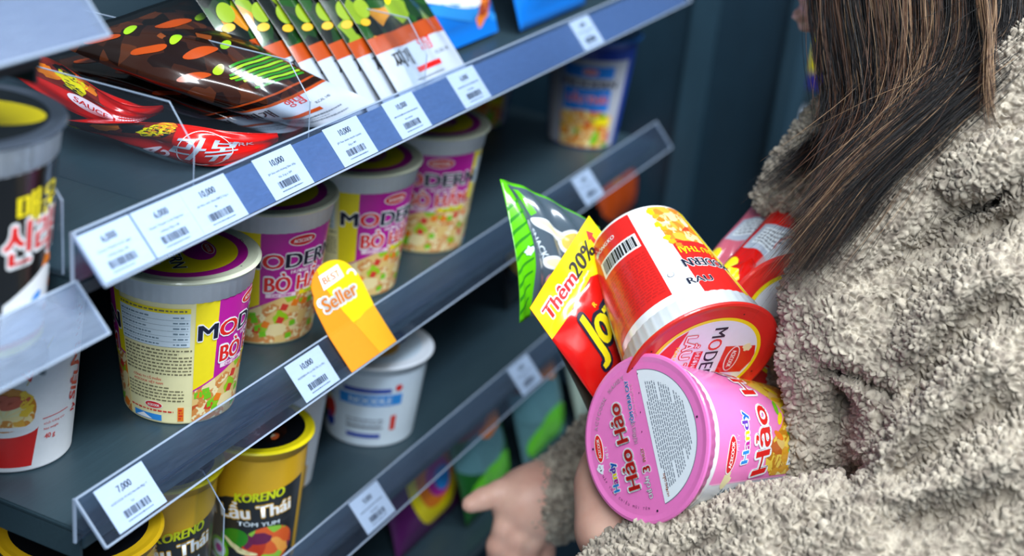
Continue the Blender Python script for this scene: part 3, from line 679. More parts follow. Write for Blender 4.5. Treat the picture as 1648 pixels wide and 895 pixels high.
def gold_side():
    a = Art(step=(.0045, 0))
    for o in (0, .125):
        a.poly([(o-.048, .002), (o+.046, .002), (o+.048, .072), (o+.020, .066), (o-.010, .060), (o-.036, .046), (o-.048, .040)], G_DARK, 1)
        a.text('KORENO', o+.014, .0635, .0075, C_LIME, 4, rot=.12, bold=.04, width=.034, shear=.2)
        a.text('mì Lẩu Thái', o+.002, .050, .0105, C_WHITE, 5, rot=.10, bold=.035, width=.070, out=(G_GOLD, .03)); a.text('TÔM YUM', o+.014, .0405, .0035, C_LBL, 4, bold=.03, width=.03)
        a.ell(o+.022, .022, .020, .016, F_HOT, 2); a.ell(o-.004, .027, .011, .008, D_GRN, 3, rot=.3)
        for k in range(4): a.ell(o-.006+.004*k, .022-.002*k, .008, .0016, C_CREAM, 4, rot=-.7+.2*k)
        a.ell(o-.018, .014, .0095, .0095, C_GRN, 5); a.ell(o-.018, .014, .0068, .0068, C_LBL, 6); a.ell(o-.018, .014, .0035, .0035, C_MAG, 7); a.rect(o-.03, .003, o+.022, .0065, C_LBL, 4)
    return a
def kor_lid(txt_rot=0, r=.040):
    a = Art(); a.ell(0, 0, r, r, G_BLK, 1, n=64); a.text('KORENO', 0, -r*.35, r*.17, C_LIME, 3, bold=.03, rot=txt_rot, width=r*1.1); a.text('mì Lẩu', r*.1, -r*.02, r*.26, C_WHITE, 3, bold=.03, rot=txt_rot, width=r*1.1)
    a.ell(r*.2, r*.45, r*.4, r*.22, F_STEW, 2); a.ell(r*.35, r*.5, r*.14, r*.08, F_HOT, 3)
    return a
gold = cup('gold and charcoal noodle cup with black lid, just left of the clear divider', .1, .029, .037, gold_side(), kor_lid(0, .0325), G_GOLD, None, C_YEL, 'gold and charcoal noodle cups on the lower shelf')
place_cup(gold, .674, .525, -.614, 4)
gold2 = copy_tree(gold, None, 'gold and charcoal noodle cup right of the clear divider, its hot pot picture in view'); place_cup(gold2, .747, .503, -.614, 18)
gold3 = cup('wide gold noodle bowl with black lid at the bottom left corner', .1, .036, .0475, gold_side(), kor_lid(0, .0405), M_GOLDRIM, None, M_GOLDRIM, None, 'noodle bowl', 'noodle_bowl'); place_cup(gold3, .5885, .520, -.614, 150)
def slim_side():
    a = Art(step=(.0045, 0))
    for o in (0, .095):
        a.rect(o-.035, .002, o+.035, .022, G_GOLD, 1); a.text('CƠM', o-.002, .075, .012, C_RED, 3, rot=1.5, bold=.04); a.blob(o+.001, .058, .006, C_RED, 2); a.blob(o, .046, .005, S_BLUE, 2); a.rect(o-.004, .020, o+.003, .042, C_ORG, 3); a.rect(o+.012, .052, o+.02, .056, C_SKY, 2)
    return a
sl = cup('slim white noodle cup with orange marks and yellow foot, below the orange flag', .105, .026, .0385, slim_side(), lid_disc(C_WHITE, .03), C_WHITE, None, C_WHITE)
place_cup(sl, .836, .543, -.614, 12)
def wb_side():
    a = Art(step=(.0045, 0))
    for o in (0, .13):
        a.rect(o-.020, .052, o+.018, .056, S_NAVY, 2); a.rect(o-.024, .040, o+.028, .050, C_SKY, 2, ); a.text('NOODLE', o+.002, .045, .006, C_LBL, 3, bold=.03, width=.034); a.rect(o-.018, .018, o+.014, .0195, M_GREY, 2); a.lines(o-.018, .018, o+.014, .028, 3, M_GREY, 2)
        a.rect(o-.018, .009, o+.012, .013, S_NAVY, 2); a.rect(o+.020, .016, o+.025, .030, C_ORED, 2); a.ell(o+.024, .056, .003, .003, C_RED, 3)
        a.ell(o-.040, .050, .009, .010, C_SKY, 1); a.ell(o-.036, .030, .007, .010, C_ORED, 2); a.ell(o-.037, .018, .006, .007, S_NAVY, 2); a.ell(o-.037, .041, .004, .004, C_CREAM, 3); a.ell(o-.05, .025, .008, .012, D_GRN, 1)
    return a
wl = Art(); wl.ell(0, 0, .038, .038, C_LBL, 1, n=64); wl.ell(.006, -.002, .022, .022, F_SHR, 2); wl.ell(-.012, .016, .012, .008, S_NAVY, 3)
wb = cup('white noodle cup printed with light blue bands, standing below the orange flag', .077, .036, .0455, wb_side(), wl, ink('#dcebf7', .4, .3, name='cool_white_print'), None, C_WHITE)
place_cup(wb, .945, .527, -.614, 3)

# ------------------------------------------------------------------ orange flag standing in the rail
fx0, fx1 = .757, .8145; FW = fx1-fx0
C_FLAG = ink('#f7941c', .4, .3, name='orange_card'); C_FLAGY = ink('#f9cf0c', .4, .3, name='golden_card')
def flag():
    outl = [(0, 0), (FW, 0), (FW, .052), (FW*.98, .064)]
    outl += [(FW*.5+FW*.44*math.cos(q), .066+.022*math.sin(q)) for q in [PI*i/14 for i in range(0, 15)]]+[(0, .060), (-.001, .052)]
    a = Art(lh=.00012, step=(.004, .003)); a.poly(outl, C_FLAG, 1); a.poly([(FW, .030), (FW, .052), (FW*.98, .064)]+[(FW*.5+FW*.44*math.cos(q), .066+.022*math.sin(q)) for q in [PI*i/14 for i in range(0, 10)]]+[(FW*.30, .070), (FW*.42, .040), (FW*.5, .026)], C_FLAGY, 2)
    a.poly([(FW*.62, 0), (FW, 0), (FW, .030), (FW*.5, .028)], ink('#f0a81c', .4, .3, name='amber_card'), 2)
    a.poly([(FW*.26, .066), (FW*.72, .068), (FW*.70, .081), (FW*.28, .080)], C_WHITE, 3); a.text('BEST', FW*.49, .0738, .0068, C_FLAG, 5, bold=.02, sx=1.05, each=[C_FLAG, ink('#f9b43c', .4), C_FLAG, ink('#f9b43c', .4)])
    a.text('Seller', FW*.47, .0540, .0130, C_FLAG, 5, bold=.02, width=.040, out=(C_WHITE, .12)); a.ring(FW*.86, .066, .0035, .0055, C_WHITE, 3, a0=-.6, a1=2.6); a.ring(FW*.12, .0575, .0028, .0048, C_WHITE, 3, a0=1, a1=4.6)
    fold = .0285; E2 = (Vector((0, -.0165, -.0245))).normalized(); N2 = Vector((0, E2.z, -E2.y)); N2 = N2 if N2.y < 0 else -N2
    B = Vector((fx0, YF, Z(-.437)))+EV*.0290+NV*.0014; F0 = B-EV*fold; KS = .72
    def fn(u, v, h):
        if v <= fold: return B+Vector((u, 0, 0))-EV*v+NV*h
        return F0+Vector((u, 0, 0))-E2*((v-fold)*KS)+N2*(h+.00002)
    n = len(outl); step = []
    # card body, two sheets cut at the fold
    bm = bmesh.new(); vs = [bm.verts.new((x, y, 0)) for x, y in outl]; bm.faces.new(vs)
    bmesh.ops.bisect_plane(bm, geom=bm.verts[:]+bm.edges[:]+bm.faces[:], plane_co=(0, fold, 0), plane_no=(0, 1, 0))
    bm.verts.index_update(); v = [fn(q.co.x, q.co.y, 0) for q in bm.verts]+[fn(q.co.x, q.co.y, -.0005) for q in bm.verts]; k = len(bm.verts)
    f = [tuple(q.index for q in g.verts) for g in bm.faces]; f += [tuple(i+k for i in g)[::-1] for g in f]
    for e in bm.edges:
        if len(e.link_faces) == 1: a0, b0 = e.verts[0].index, e.verts[1].index; f.append((a0, b0, b0+k, a0+k))
    bm.free()
    # the fold line cuts the artwork too
    o = art_mesh('promotion_flag', a, fn, (v, f), C_FLAG)
    return tag(o, 'orange and yellow best seller flag with rounded top standing in the middle rail', 'shelf flag')
flag()

# ------------------------------------------------------------------ blurred packs lower down and farther off
def plain_art(w, h, items):
    a = Art(lh=.0002)
    for k, (x, y, rx, ry, m, r) in enumerate(items): a.ell(w*x, h*y, w*rx, h*ry, m, 1+k, rot=r)
    return a
P_PURP = ink('#5a1e5c', .3, .5, name='purple_film'); P_DGRN = ink('#1c5a24', .3, .5, name='dark_green_film'); P_TEAL = ink('#557f86', .3, .5, name='pale_teal_film'); P_PINK = ink('#d85c84', .3, .5, name='rose_film'); P_VIO = ink('#4a3ab4', .3, .5, name='violet_film')
def grn_items(): return [(.5, .2, .45, .14, G_GRN, .1), (.4, .45, .4, .14, P_TEAL, 0), (.65, .62, .28, .10, C_ORG, .3), (.3, .68, .3, .1, G_DKR, 0), (.6, .86, .4, .1, D_GRN, 0)]
pouch('noodle_pack', 'purple and yellow noodle pack below the lowest price rail, left of the reaching hand', 'noodle pack', lean_net(640, 905, .12, .10, -.763+.001, .9, .006), .12, .10,
      plain_art(.12, .10, [(.6, .5, .4, .42, C_YEL, .2), (.6, .5, .30, .26, C_ORG, .3), (.62, .45, .18, .16, C_MAG, 0), (.66, .42, .12, .10, C_SKY, 0), (.2, .8, .2, .2, P_PINK, 0)]), P_PURP, bulge=.012, seed=61, n=18)
pouch('noodle_pack', 'dark green noodle pack behind the reaching hand, lowest shelf', 'noodle pack', lean_net(752, 850, .095, .13, -.763+.001, .92, .006), .095, .13, plain_art(.095, .13, grn_items()), P_DGRN, bulge=.012, seed=62, n=18)
pouch('noodle_pack', 'green and pale noodle pack between the reaching hand and the lowest rail tag', 'noodle pack', lean_net(845, 765, .10, .13, -.763+.001, .92, .006), .10, .13, plain_art(.10, .13, grn_items()[::-1]), P_TEAL, bulge=.012, seed=63, n=18)
pouch('noodle_pack', 'white and green noodle pack just left of the red crisp bag, lowest shelf', 'noodle pack', lean_net(930, 690, .11, .13, -.763+.001, .92, .006), .11, .13, plain_art(.11, .13, [(.5, .3, .3, .16, G_GRN, .2), (.5, .75, .4, .14, C_LBL, 0)]), ink('#9fb0a4', .3, .5, name='pale_film'), bulge=.012, seed=64, n=18)
pouch('noodle_pack', 'blurred yellow and black noodle pack behind the tip of the green pouch', 'noodle pack', lean_net(815, 500, .11, .09, -.614+.001, .95, .006), .11, .09, plain_art(.11, .09, [(.5, .55, .45, .35, G_GOLD, 0), (.5, .2, .5, .14, G_BLK, 0)]), G_BLK, bulge=.01, seed=65, n=18)
pouch('noodle_pack', 'blurred orange and black noodle pack at the far shelf end above the red cup', 'noodle pack', lean_net(965, 385, .12, .09, -.614+.001, .95, .006), .12, .09, plain_art(.12, .09, [(.4, .4, .4, .3, G_ORG, 0), (.75, .8, .25, .16, G_RED, 0), (.3, .7, .2, .1, G_GOLD, 0)]), G_BLK, bulge=.01, seed=66, n=18)
# the next aisle's display, seen past the dark panel
t = thing('snack_display', 'grey display rack of another aisle, behind the dark panel edge', 'display rack', T(2.5, .35, 0))
for zz in (.60, .78, .96): boxes('rack_shelf', [(-.1, -.3, zz-.02, .9, 1.0, zz)], M_SHELF, t)
boxes('rack_back', [(.85, -.3, 0, .9, 1.0, 1.9)], M_PANEL, t)
W_SHINY = ink('#eef2fb', .15, .9, name='shiny_white_film')
far = [(2.42, .57, .96, P_VIO, C_YEL, 'violet and yellow snack bag, top row'), (2.48, .46, .96, C_YEL, P_PURP, 'yellow snack bag with a purple patch, top row'), (2.40, .555, .78, W_SHINY, P_PINK, 'shiny white snack bag'),
       (2.46, .44, .78, G_RED, G_YEL, 'red snack bag with a yellow patch'), (2.40, .54, .60, P_PINK, C_WHITE, 'rose pink snack bag, lowest row'), (2.46, .42, .60, W_SHINY, P_PINK, 'white snack bag, lowest row')]
for k, (x, y, z, m, m2, lb) in enumerate(far):
    net = [[Vector((x+.03*t_, y+.055-.11*c, z+.002+.155*t_)) for c in (0, .5, 1)] for t_ in (0, .5, 1)]
    pouch('snack_bag', lb+', far away behind the dark panel', 'snack bag', net, .11, .155, plain_art(.11, .155, [(.5, .35, .46, .2, m2, .2)]), m, bulge=.03, seed=70+k, n=18, group='blurred snack bags of the next aisle')
# ------------------------------------------------------------------ things held in the arm
def cv(x, y, z): return Vector(RC @ np.array([x, y, z]))       # direction given as right / down / away
def held_frame(base, lid, roll=0):
    z = (lid-base).normalized(); m = frame(base, z, (Vector(CAM)-base).normalized()); return m @ Matrix.Rotation(roll, 4, 'Z')
L_RED = ink('#de2a22', .3, .5, name='red_lid'); L_PINK = ink('#f07cc4', .3, .5, name='pink_lid'); C_PINK = ink('#f184c6', .32, .5, name='pink_print'); C_PLW = ink('#e9f0f7', .35, .4, name='pale_white_print')
C_SOFTP = ink('#f8b9dd', .4, name='soft_pink_print'); C_CRIM = ink('#c81e1c', .35, .4, name='crimson_print')
F_TOM = food('printed_prawn_noodles', [('#e2a21c', .3), ('#f2cf4a', .3), ('#c9641c', .15), ('#e8c26a', .1), ('#8fb01e', .08), ('#f8e8a0', .07)], 120, ('#f0d050', '#c88418', .5), .3, .5)
def red_side():
    a = Art(step=(.0045, 0)); rm = .0405; D = lambda d: d*rm*PI/180
    R = lambda a0, a1, z0, z1, m, l=1: a.rect(D(a0), z0, D(a1), z1, m, l)
    R(-4, 62, .003, .0835, C_RED); R(62, 70, .003, .090, ink('#ef6a2c', .35, .4, name='orange_red_print')); R(-25, -6, .003, .090, C_PLW)
    R(-1, 50, .0215, .0345, C_WHITE, 2)
    a.barcode(D(2), .0230, D(46), .0330, M_BLACK, 3)
    a.lines(D(-1), .039, D(56), .079, 17, C_CRIM, 2, .62, word=.0030)
    a.text('ĐÓNG', D(40), .0130, .0034, C_WHITE, 4, bold=.03, rot=PI); a.text('KO', D(24), .0130, .0034, C_WHITE, 4, bold=.03, rot=PI); a.ell(D(50), .0130, .002, .002, C_WHITE, 3)
    a.text('RAU', D(-31), .078, .0060, C_NAVY, 6, rot=PI, bold=.02, out=(C_WHITE, .03)); a.ell(D(-11), .068, .0022, .0022, M_GREY, 3, n=12); a.ell(D(-11), .068, .0018, .0018, C_WHITE, 4, n=12); a.lines(D(-23), .030, D(-9), .060, 9, C_LBL, 2, .4)
    R(-68, -28, .003, .090, C_RED, 1); R(-66, -27, .003, .040, F_SHR, 2); a.text('MODERN', D(-50), .062, .008, C_NAVY, 5, bold=.02, out=(C_WHITE, .04), width=.034); a.text('LẨU THÁI', D(-50), .049, .006, C_YEL, 5, bold=.02, width=.028)
    R(-78, -68, .003, .090, C_YEL, 1); R(-120, -78, .003, .09, C_PLW, 1)
    for k in range(9): a.blob(D(-27-3*(k % 3)), .008+.0045*k, .0026, [C_YEL, G_GOLD, C_ORG][k % 3], 3)
    # the side turned away: picture panel
    R(72, 150, .003, .03, F_SHR, 2); R(72, 150, .03, .09, C_PLW, 1); a.text('MODERN', D(112), .07, .009, C_NAVY, 5, bold=.02, out=(C_WHITE, .03), width=.05); a.text('LẨU THÁI', D(112), .05, .009, C_RED, 5, bold=.02, out=(C_YEL, .03), width=.046)
    R(150, 230, .003, .09, C_RED, 1)
    return a
def red_lid(rot):
    a = Art(); L = lambda x, y: (x*math.cos(rot)-y*math.sin(rot), x*math.sin(rot)+y*math.cos(rot))
    a.ring(0, 0, .0360, .0385, C_YEL, 1, n=80); a.ell(0, 0, .0360, .0360, C_PLW, 1, n=80)
    def arcpoly(y0, y1, m, l, x0=None, x1=None):
        r = .036; lo = [(-math.sqrt(r*r-y0*y0) if x0 is None else x0, y0), (math.sqrt(r*r-y0*y0) if x1 is None else x1, y0)]; hi = [(math.sqrt(r*r-y1*y1) if x1 is None else x1, y1), (-math.sqrt(r*r-y1*y1) if x0 is None else x0, y1)]
        a.poly([L(*p) for p in lo+hi], m, l)
    a.poly([L(-.010, .0335), L(-.012, .012), (L(.012, .012)), L(.014, .031), L(.005, .0355), L(-.002, .0358)], C_RED, 2)
    a.logo(*L(0, .020), .021, rot); a.blob(*L(-.009, .028), .0032, C_CREAM, 5); a.lines(*L(0, 0), *L(0, 0.0001), 1, C_RED)
    a.text('MODERN', *L(-.003, .0035), .0095, C_NAVY, 6, rot=rot, bold=.02, out=(C_WHITE, .03), width=.054, each=[C_NAVY, C_RED, C_NAVY, C_NAVY, C_NAVY, C_NAVY])
    a.poly([L(-.010, -.003), L(.014, -.003), L(.014, -.0095), L(-.010, -.0095)], C_RED, 2); a.text('HƯƠNG VỊ', *L(.002, -.0062), .0034, C_WHITE, 5, rot=rot, bold=.02)
    a.text('LẨU THÁI', *L(0, -.0150), .0075, C_WHITE, 6, rot=rot, bold=.03, out=(C_RED, .05), width=.050)
    a.text('TÔM CHUA CAY', *L(0, -.0222), .0026, C_YEL, 5, rot=rot, bold=.02, width=.034)
    a.poly([L(.004, -.020), L(.026, -.020), L(.016, -.031), L(.006, -.0340)], C_RED, 2); a.poly([L(.020, .000), L(.0355, .004), L(.034, -.010), L(.024, -.016)], C_RED, 2)
    a.text('SẢN PHẨM NGON', *L(.006, -.0285), .0022, C_WHITE, 4, rot=rot, bold=.01, width=.024); a.poly([L(-.03, -.019), L(-.006, -.024), L(-.010, -.034), L(-.024, -.026)], C_RED, 2)
    for k in range(4): q = .6+k*PI/2; a.ell(.0425*math.cos(q), .0425*math.sin(q), .0006, .0006, M_BLACK, 3, n=8)
    return a
M_GLOSSW = ink('#f4f5f7', .2, .9, name='glossy_white_cup')
_b = P(1027, 390, .984); _l = P(1131, 582, .916)
hr = (_l-_b).length
redcup = cup('red and white noodle cup held sideways, barcode and round red lid turned outward', hr, .0336, .0485, red_side(), red_lid(2.53), M_GLOSSW, (.091*hr/.1075, hr-.0045, C_BAND), L_RED)
redcup.matrix_world = held_frame(_b, _l)
_l2 = P(1292, 528, .962); _b2 = _l2+cv(.12, -.30, .94)*hr
r2 = copy_tree(redcup, None, 'second red noodle cup pressed to the coat, only its red and yellow lid edge showing'); r2.matrix_world = held_frame(_b2, _l2, 2.0)

def pink_side():
    a = Art(step=(.0045, 0)); rm = .041; D = lambda d: d*rm*PI/180
    a.rect(D(-36), .002, D(150), .0952, C_PINK, 1); a.rect(D(-200), .002, D(-36), .0952, C_PLW, 1); a.rect(D(-37), .002, D(-35.4), .0925, C_SOFTP, 2)
    n = 16; top = [(D(-34+184*i/n), .034+.012*math.sin(i*.9)) for i in range(n+1)]
    a.poly([(D(-34), .002), (D(150), .002)]+top[::-1], F_TOM, 2)
    for k in range(14):
        x = D(random.uniform(-30, 120)); y = random.uniform(.008, .036); a.ell(x, y, .0055, .0022, [C_YEL, G_GOLD, C_GRN, C_ORG][k % 4], 3, rot=random.uniform(0, 3), n=12)
    a.text('Hảo Hảo', D(36), .050, .0150, C_RED, 8, bold=.03, width=.094, shear=-.12, out=(C_WHITE, .07), drop=(C_NAVY, .0010, -.0010))
    a.text('Handy', D(2), .0680, .0066, C_MAG, 6, bold=.04, out=(C_WHITE, .08), width=.030, shear=-.1, each=[C_SKY, C_MAG, C_YEL, C_VIO, C_BLUE])
    a.text('MÌ LY', D(-2), .0762, .0030, C_SOFTP, 4, bold=.02); a.logo(D(-12), .0815, .021); a.blob(D(-33), .080, .004, C_CREAM, 3, sx=1.3)
    a.rect(D(-24), .003, D(18), .0205, C_PLW, 4); a.lines(D(-22), .010, D(16), .0195, 4, M_GREY, 5, .5); a.rect(D(-20), .004, D(-6), .0100, ink('#17823a', .4, name='green_mark_print'), 5); a.ring(D(-13), .007, .0012, .0019, C_WHITE, 6, n=16)
    a.barcode(D(-4), .0045, D(14), .0090, M_BLACK, 5)
    a.lines(D(-100), .015, D(-42), .080, 20, C_GREYB, 2, .4)
    return a
C_VIO = ink('#6a3bb5', .4, name='violet_print')
def pink_lid():
    a = Art(); r = .0408; q0, q1 = math.radians(-66), math.radians(99)
    D_ = [(r*math.cos(q0+(q1-q0)*i/40), r*math.sin(q0+(q1-q0)*i/40)) for i in range(41)]
    a.poly([(p[0]*1.012, p[1]*1.012) for p in D_], M_GREY, 1); a.poly(D_, C_PLW, 2)
    ch = math.atan2(D_[-1][1]-D_[0][1], D_[-1][0]-D_[0][0])
    nx, ny = math.sin(ch), -math.cos(ch)                       # into the pale half
    mx_, my_ = (D_[0][0]+D_[-1][0])/2, (D_[0][1]+D_[-1][1])/2
    for i in range(19):                                        # small print in rows along the chord
        t = .0032+i*.00165
        if t > .031: break
        cx, cy = mx_+nx*t, my_+ny*t; dc = abs(cx*nx+cy*ny)
        hl = math.sqrt(max(0, (r-.003)**2-dc**2)); ox = -(cx*math.cos(ch)+cy*math.sin(ch)); cx += math.cos(ch)*ox; cy += math.sin(ch)*ox
        if i == 1: a.lines(cx-hl, cy-.0006, cx-hl*.1, cy+.0006, 1, ink('#a06a3a', .5), 3, .8, rot=0) if False else None
        hl *= .9 if i % 6 else .55
        x = -hl
        while x < hl:
            w = random.uniform(.0012, .0034); xe = min(x+w, hl); c, s = math.cos(ch), math.sin(ch)
            q = [(cx+u*c-v*s, cy+u*s+v*c) for u, v in ((x, -.00035), (xe, -.00035), (xe, .00035), (x, .00035))]; a.add(q, [(0, 1, 2, 3)], M_GREY, 3); x = xe+.0006
    a.text('HƯỚNG DẪN', D_[0][0]+nx*.004+math.cos(ch)*.010, D_[0][1]+ny*.004+math.sin(ch)*.010, .0016, ink('#b0602a', .5), 4, rot=ch, bold=.03)
    R = 1.915
    a.text('Hảo Hảo', -.0165, -.0050, .0098, C_CRIM, 8, rot=R, bold=.035, width=.053, shear=.08, out=(C_WHITE, .075), drop=(C_NAVY, .0008, -.0008))
    a.text('Handy', -.0245, -.0235, .0050, C_MAG, 6, rot=R-.05, bold=.04, out=(C_WHITE, .08), width=.0175, each=[C_SKY, C_MAG, C_YEL, C_VIO, C_BLUE])
    a.logo(-.0375, -.0065, .0165, 1.80, C_RED); a.text('MÌ LY', -.0312, -.0085, .0024, C_WHITE, 4, rot=1.85, bold=.02); a.blob(-.0360, -.0190, .0030, C_PLW, 3)
    a.text('TÔM CHUA CAY', -.0120, .0215, .0030, C_BLUE, 6, rot=1.80, bold=.03, width=.0265, out=(C_WHITE, .05))
    a.text('HƯƠNG VỊ', -.0078, .0035, .0028, C_SOFTP, 6, rot=1.80, bold=.02, width=.013, out=(M_GREY, .02)); a.text('SẢN PHẨM', -.0085, .0225, .0018, C_SOFTP, 5, rot=1.8, width=.02)
    a.text('3', .0018, -.0180, .0062, C_CRIM, 6, rot=1.86, bold=.03, out=(C_WHITE, .08)); a.text('PHÚT', -.0005, -.0095, .0024, C_CRIM, 6, rot=1.86, bold=.02, out=(C_WHITE, .05)); a.text('CHỈ CẦN', .0042, -.0285, .0030, C_WHITE, 6, rot=1.86, bold=.03, width=.013, out=(M_GREY, .03))
    for i, ch_ in enumerate('ACECOOK HANDY'):                  # pale curved line near the rim
        q = math.radians(172-4.6*i)
        if ch_ != ' ': a.text(ch_, .0405*math.cos(q), .0405*math.sin(q), .0026, C_SOFTP, 4, rot=q-PI/2, bold=.02, out=(M_GREY, .012))
    for i, ch_ in enumerate('MỞ NẮP THEO CHIỀU MŨI TÊN'):
        q = math.radians(206+2.9*i)
        if ch_ != ' ': a.text(ch_, .0408*math.cos(q), .0408*math.sin(q), .0015, C_NAVY, 4, rot=q+PI/2, bold=.01)
    for q in (1.80, .30, -1.32, 3.3): a.ell(.0432*math.cos(q), .0432*math.sin(q), .00075, .00075, C_NAVY, 4, n=10)
    for i in range(6): a.ell(-.0055+.0012*i, .0385-.0115*i, .0003, .0006, C_NAVY, 3, n=8)
    return a
_b = P(1226, 708, .9575); _l = P(1037, 706, .885); hp = (_l-_b).length
pink = cup('pink noodle cup lying on the fleece sleeve, its large printed lid facing out', hp, .0355, .0482, pink_side(), pink_lid(), M_GLOSSW, (.0935*hp/.1025, hp-.0045, L_PINK), L_PINK)
pink.matrix_world = held_frame(_b, _l)

def quad_net(c, d=None, sag=0):                               # corners BL, BR, TR, TL as (px, py, distance)
    q = [P(*p) for p in c]; net = []
    nrm = (q[1]-q[0]).cross(q[3]-q[0]).normalized()
    for v in (0, .5, 1): net.append([(q[0]*(1-u)+q[1]*u)*(1-v)+(q[3]*(1-u)+q[2]*u)*v+nrm*(sag*math.sin(PI*u)*math.sin(PI*v)) for u in (0, .5, 1)])
    return net
# red crisp bag with the yellow header
def crisp_art(w, h):
    a = Art(lh=.00012); a.poly([(0, h*.76), (w*.62, h*.78), (w*.80, h*.70), (w*.86, h*.35), (w, h*.2), (w, h), (0, h)], G_YEL, 1)
    a.text('Thêm', w*.29, h*.885, .0088, C_RED, 5, bold=.035, out=(C_PINKW, .06), width=w*.44); a.text('20%', w*.67, h*.890, .0100, M_BLACK, 5, bold=.03, width=w*.31)
    a.poly([(w*.86, h*.83), (w*.90, h*.83), (w*.90, h*.91), (w*.925, h*.91), (w*.88, h*.965), (w*.835, h*.91), (w*.86, h*.91)], C_RED, 3)
    a.poly([(w*.84, h*.62), (w*.97, h*.62), (w*.97, h*.2), (w*.89, h*.2)], C_ORG, 2); a.ell(w*.90, h*.58, w*.05, h*.07, G_YEL, 3)
    a.text('Joz', w*.42, h*.585, .0250, C_YEL, 6, bold=.03, width=w*.38, shear=.1, out=(C_NAVY, .045)); a.text('CRISPS', w*.70, h*.31, .0030, C_YEL, 5, bold=.02)
    a.blob(w*.80, h*.66, .006, G_GOLD, 3, sx=1.5, rot=.5); a.text('R', w*.47, h*.67, .003, C_YEL, 4)
    return a
w_, h_ = .071, .094
pouch('crisp_bag', 'red crisp bag with a yellow 20% header, tucked left of the held red cup', 'crisp bag', quad_net([(998, 700, .955), (1092, 548, .985), (948, 347, .975), (852, 496, .925)], sag=.003), w_, h_, crisp_art(w_, h_), G_RED, bulge=.005, seed=81, n=40, crinkle=.0013, seal=.2)
def green_art(w, h):
    a = Art(lh=.00012); GB = ink('#4d5c69', .25, .7, name='slate_film'); a.poly([(w*.26, 0), (w, 0), (w, h*.97), (w*.10, h*.97), (w*.20, h*.55)], GB, 1)
    a.poly([(w*.16, h*.94), (w*.23, h*.94), (w*.34, h*.74), (w*.29, h*.72)], G_GRN, 3)
    for k in range(9): a.poly([(0, h*(.05+.09*k)), (w*.20, h*(.13+.09*k)), (w*.20, h*(.145+.09*k)), (0, h*(.08+.09*k))], D_GRN, 2)
    W = C_PLW
    a.ell(w*.50, h*.60, w*.26, h*.045, W, 3, rot=-.55); a.ell(w*.74, h*.52, w*.17, h*.12, W, 3); a.ell(w*.50, h*.61, w*.20, h*.024, C_CREAM, 4, rot=-.55); a.ell(w*.74, h*.52, w*.13, h*.09, ink('#e2c35a', .35, .4), 4)
    a.ell(w*.50, h*.34, w*.14, h*.05, W, 3, rot=-.3); a.ell(w*.50, h*.34, w*.10, h*.03, C_CREAM, 4, rot=-.3); a.ell(w*.55, h*.22, w*.13, h*.06, ink('#e89a9a', .35, .4), 3); a.blob(w*.16, h*.46, .003, C_LBL, 4)
    a.text('SNACK', w*.33, h*.50, .0050, C_LBL, 4, rot=-1.15, bold=.02)
    return a
gn = [[P(836, 520, .985), P(880, 500, 1.0), P(965, 478, 1.03)], [P(829, 402, .975), P(885, 392, 1.0), P(965, 405, 1.03)], [P(804, 289, .985), P(868, 312, 1.01), P(965, 366, 1.03)]]
pouch('snack_pouch', 'green edged slate pouch rising behind the yellow header of the red bag', 'snack pouch', gn, .065, .09, green_art(.065, .09), G_GRN, bulge=.0035, seed=82, n=36, crinkle=.0016)
pouch('foil_packet', 'dark olive packet whose thin edge shows below the red crisp bag', 'packet', quad_net([(968, 705, .972), (1040, 640, .995), (960, 500, .99), (889, 543, .955)]), .05, .08, plain_art(.05, .08, [(.5, .5, .3, .3, G_GOLD, 0)]), ink('#4a463a', .35, .5, name='olive_foil'), bulge=.003, seed=83, n=20)
def redpack_art(w, h):
    a = Art(lh=.00012); a.rect(w*.10, h*.30, w*.9, h*.62, G_WHT, 1); a.rect(w*.16, h*.36, w*.60, h*.58, C_PLW, 2); a.lines(w*.18, h*.37, w*.58, h*.57, 5, M_GREY, 3, .5)
    a.ring(w*.66, h*.46, .008, .009, C_RED, 3); a.text('MÌ', w*.78, h*.46, .008, C_RED, 4, bold=.02); a.ell(w*.82, h*.86, w*.15, h*.09, C_YEL, 2); a.ell(w*.12, h*.12, w*.1, h*.07, C_YEL, 2); a.blob(w*.5, h*.84, .008, G_GOLD, 2)
    return a
pouch('noodle_pack', 'shiny red noodle pack with white small print panel, under the far side of the collar', 'noodle pack', quad_net([(1152, 440, .99), (1222, 482, .985), (1345, 372, 1.05), (1262, 318, 1.05)], sag=.004), .05, .085, redpack_art(.05, .085), G_RED, bulge=.006, seed=84, n=30, crinkle=.0016)
pouch('noodle_pack', 'pinkish red noodle pack, rearmost of the held packs against the dark panel', 'noodle pack', quad_net([(1128, 425, 1.03), (1200, 440, 1.03), (1330, 340, 1.08), (1222, 318, 1.07)], sag=.004), .05, .09, redpack_art(.05, .09), ink('#d96a80', .25, .7, name='pinkish_film'), bulge=.006, seed=85, n=30, crinkle=.0016)
pouch('sauce_sachet', 'small red and yellow sachet wedged between the held red cup and its twin', 'sachet', quad_net([(1168, 432, .975), (1188, 470, .97), (1232, 452, .985), (1210, 415, .985)]), .02, .03, plain_art(.02, .03, [(.3, .12, .3, .12, C_YEL, 0)]), G_RED, bulge=.003, seed=86, n=16)
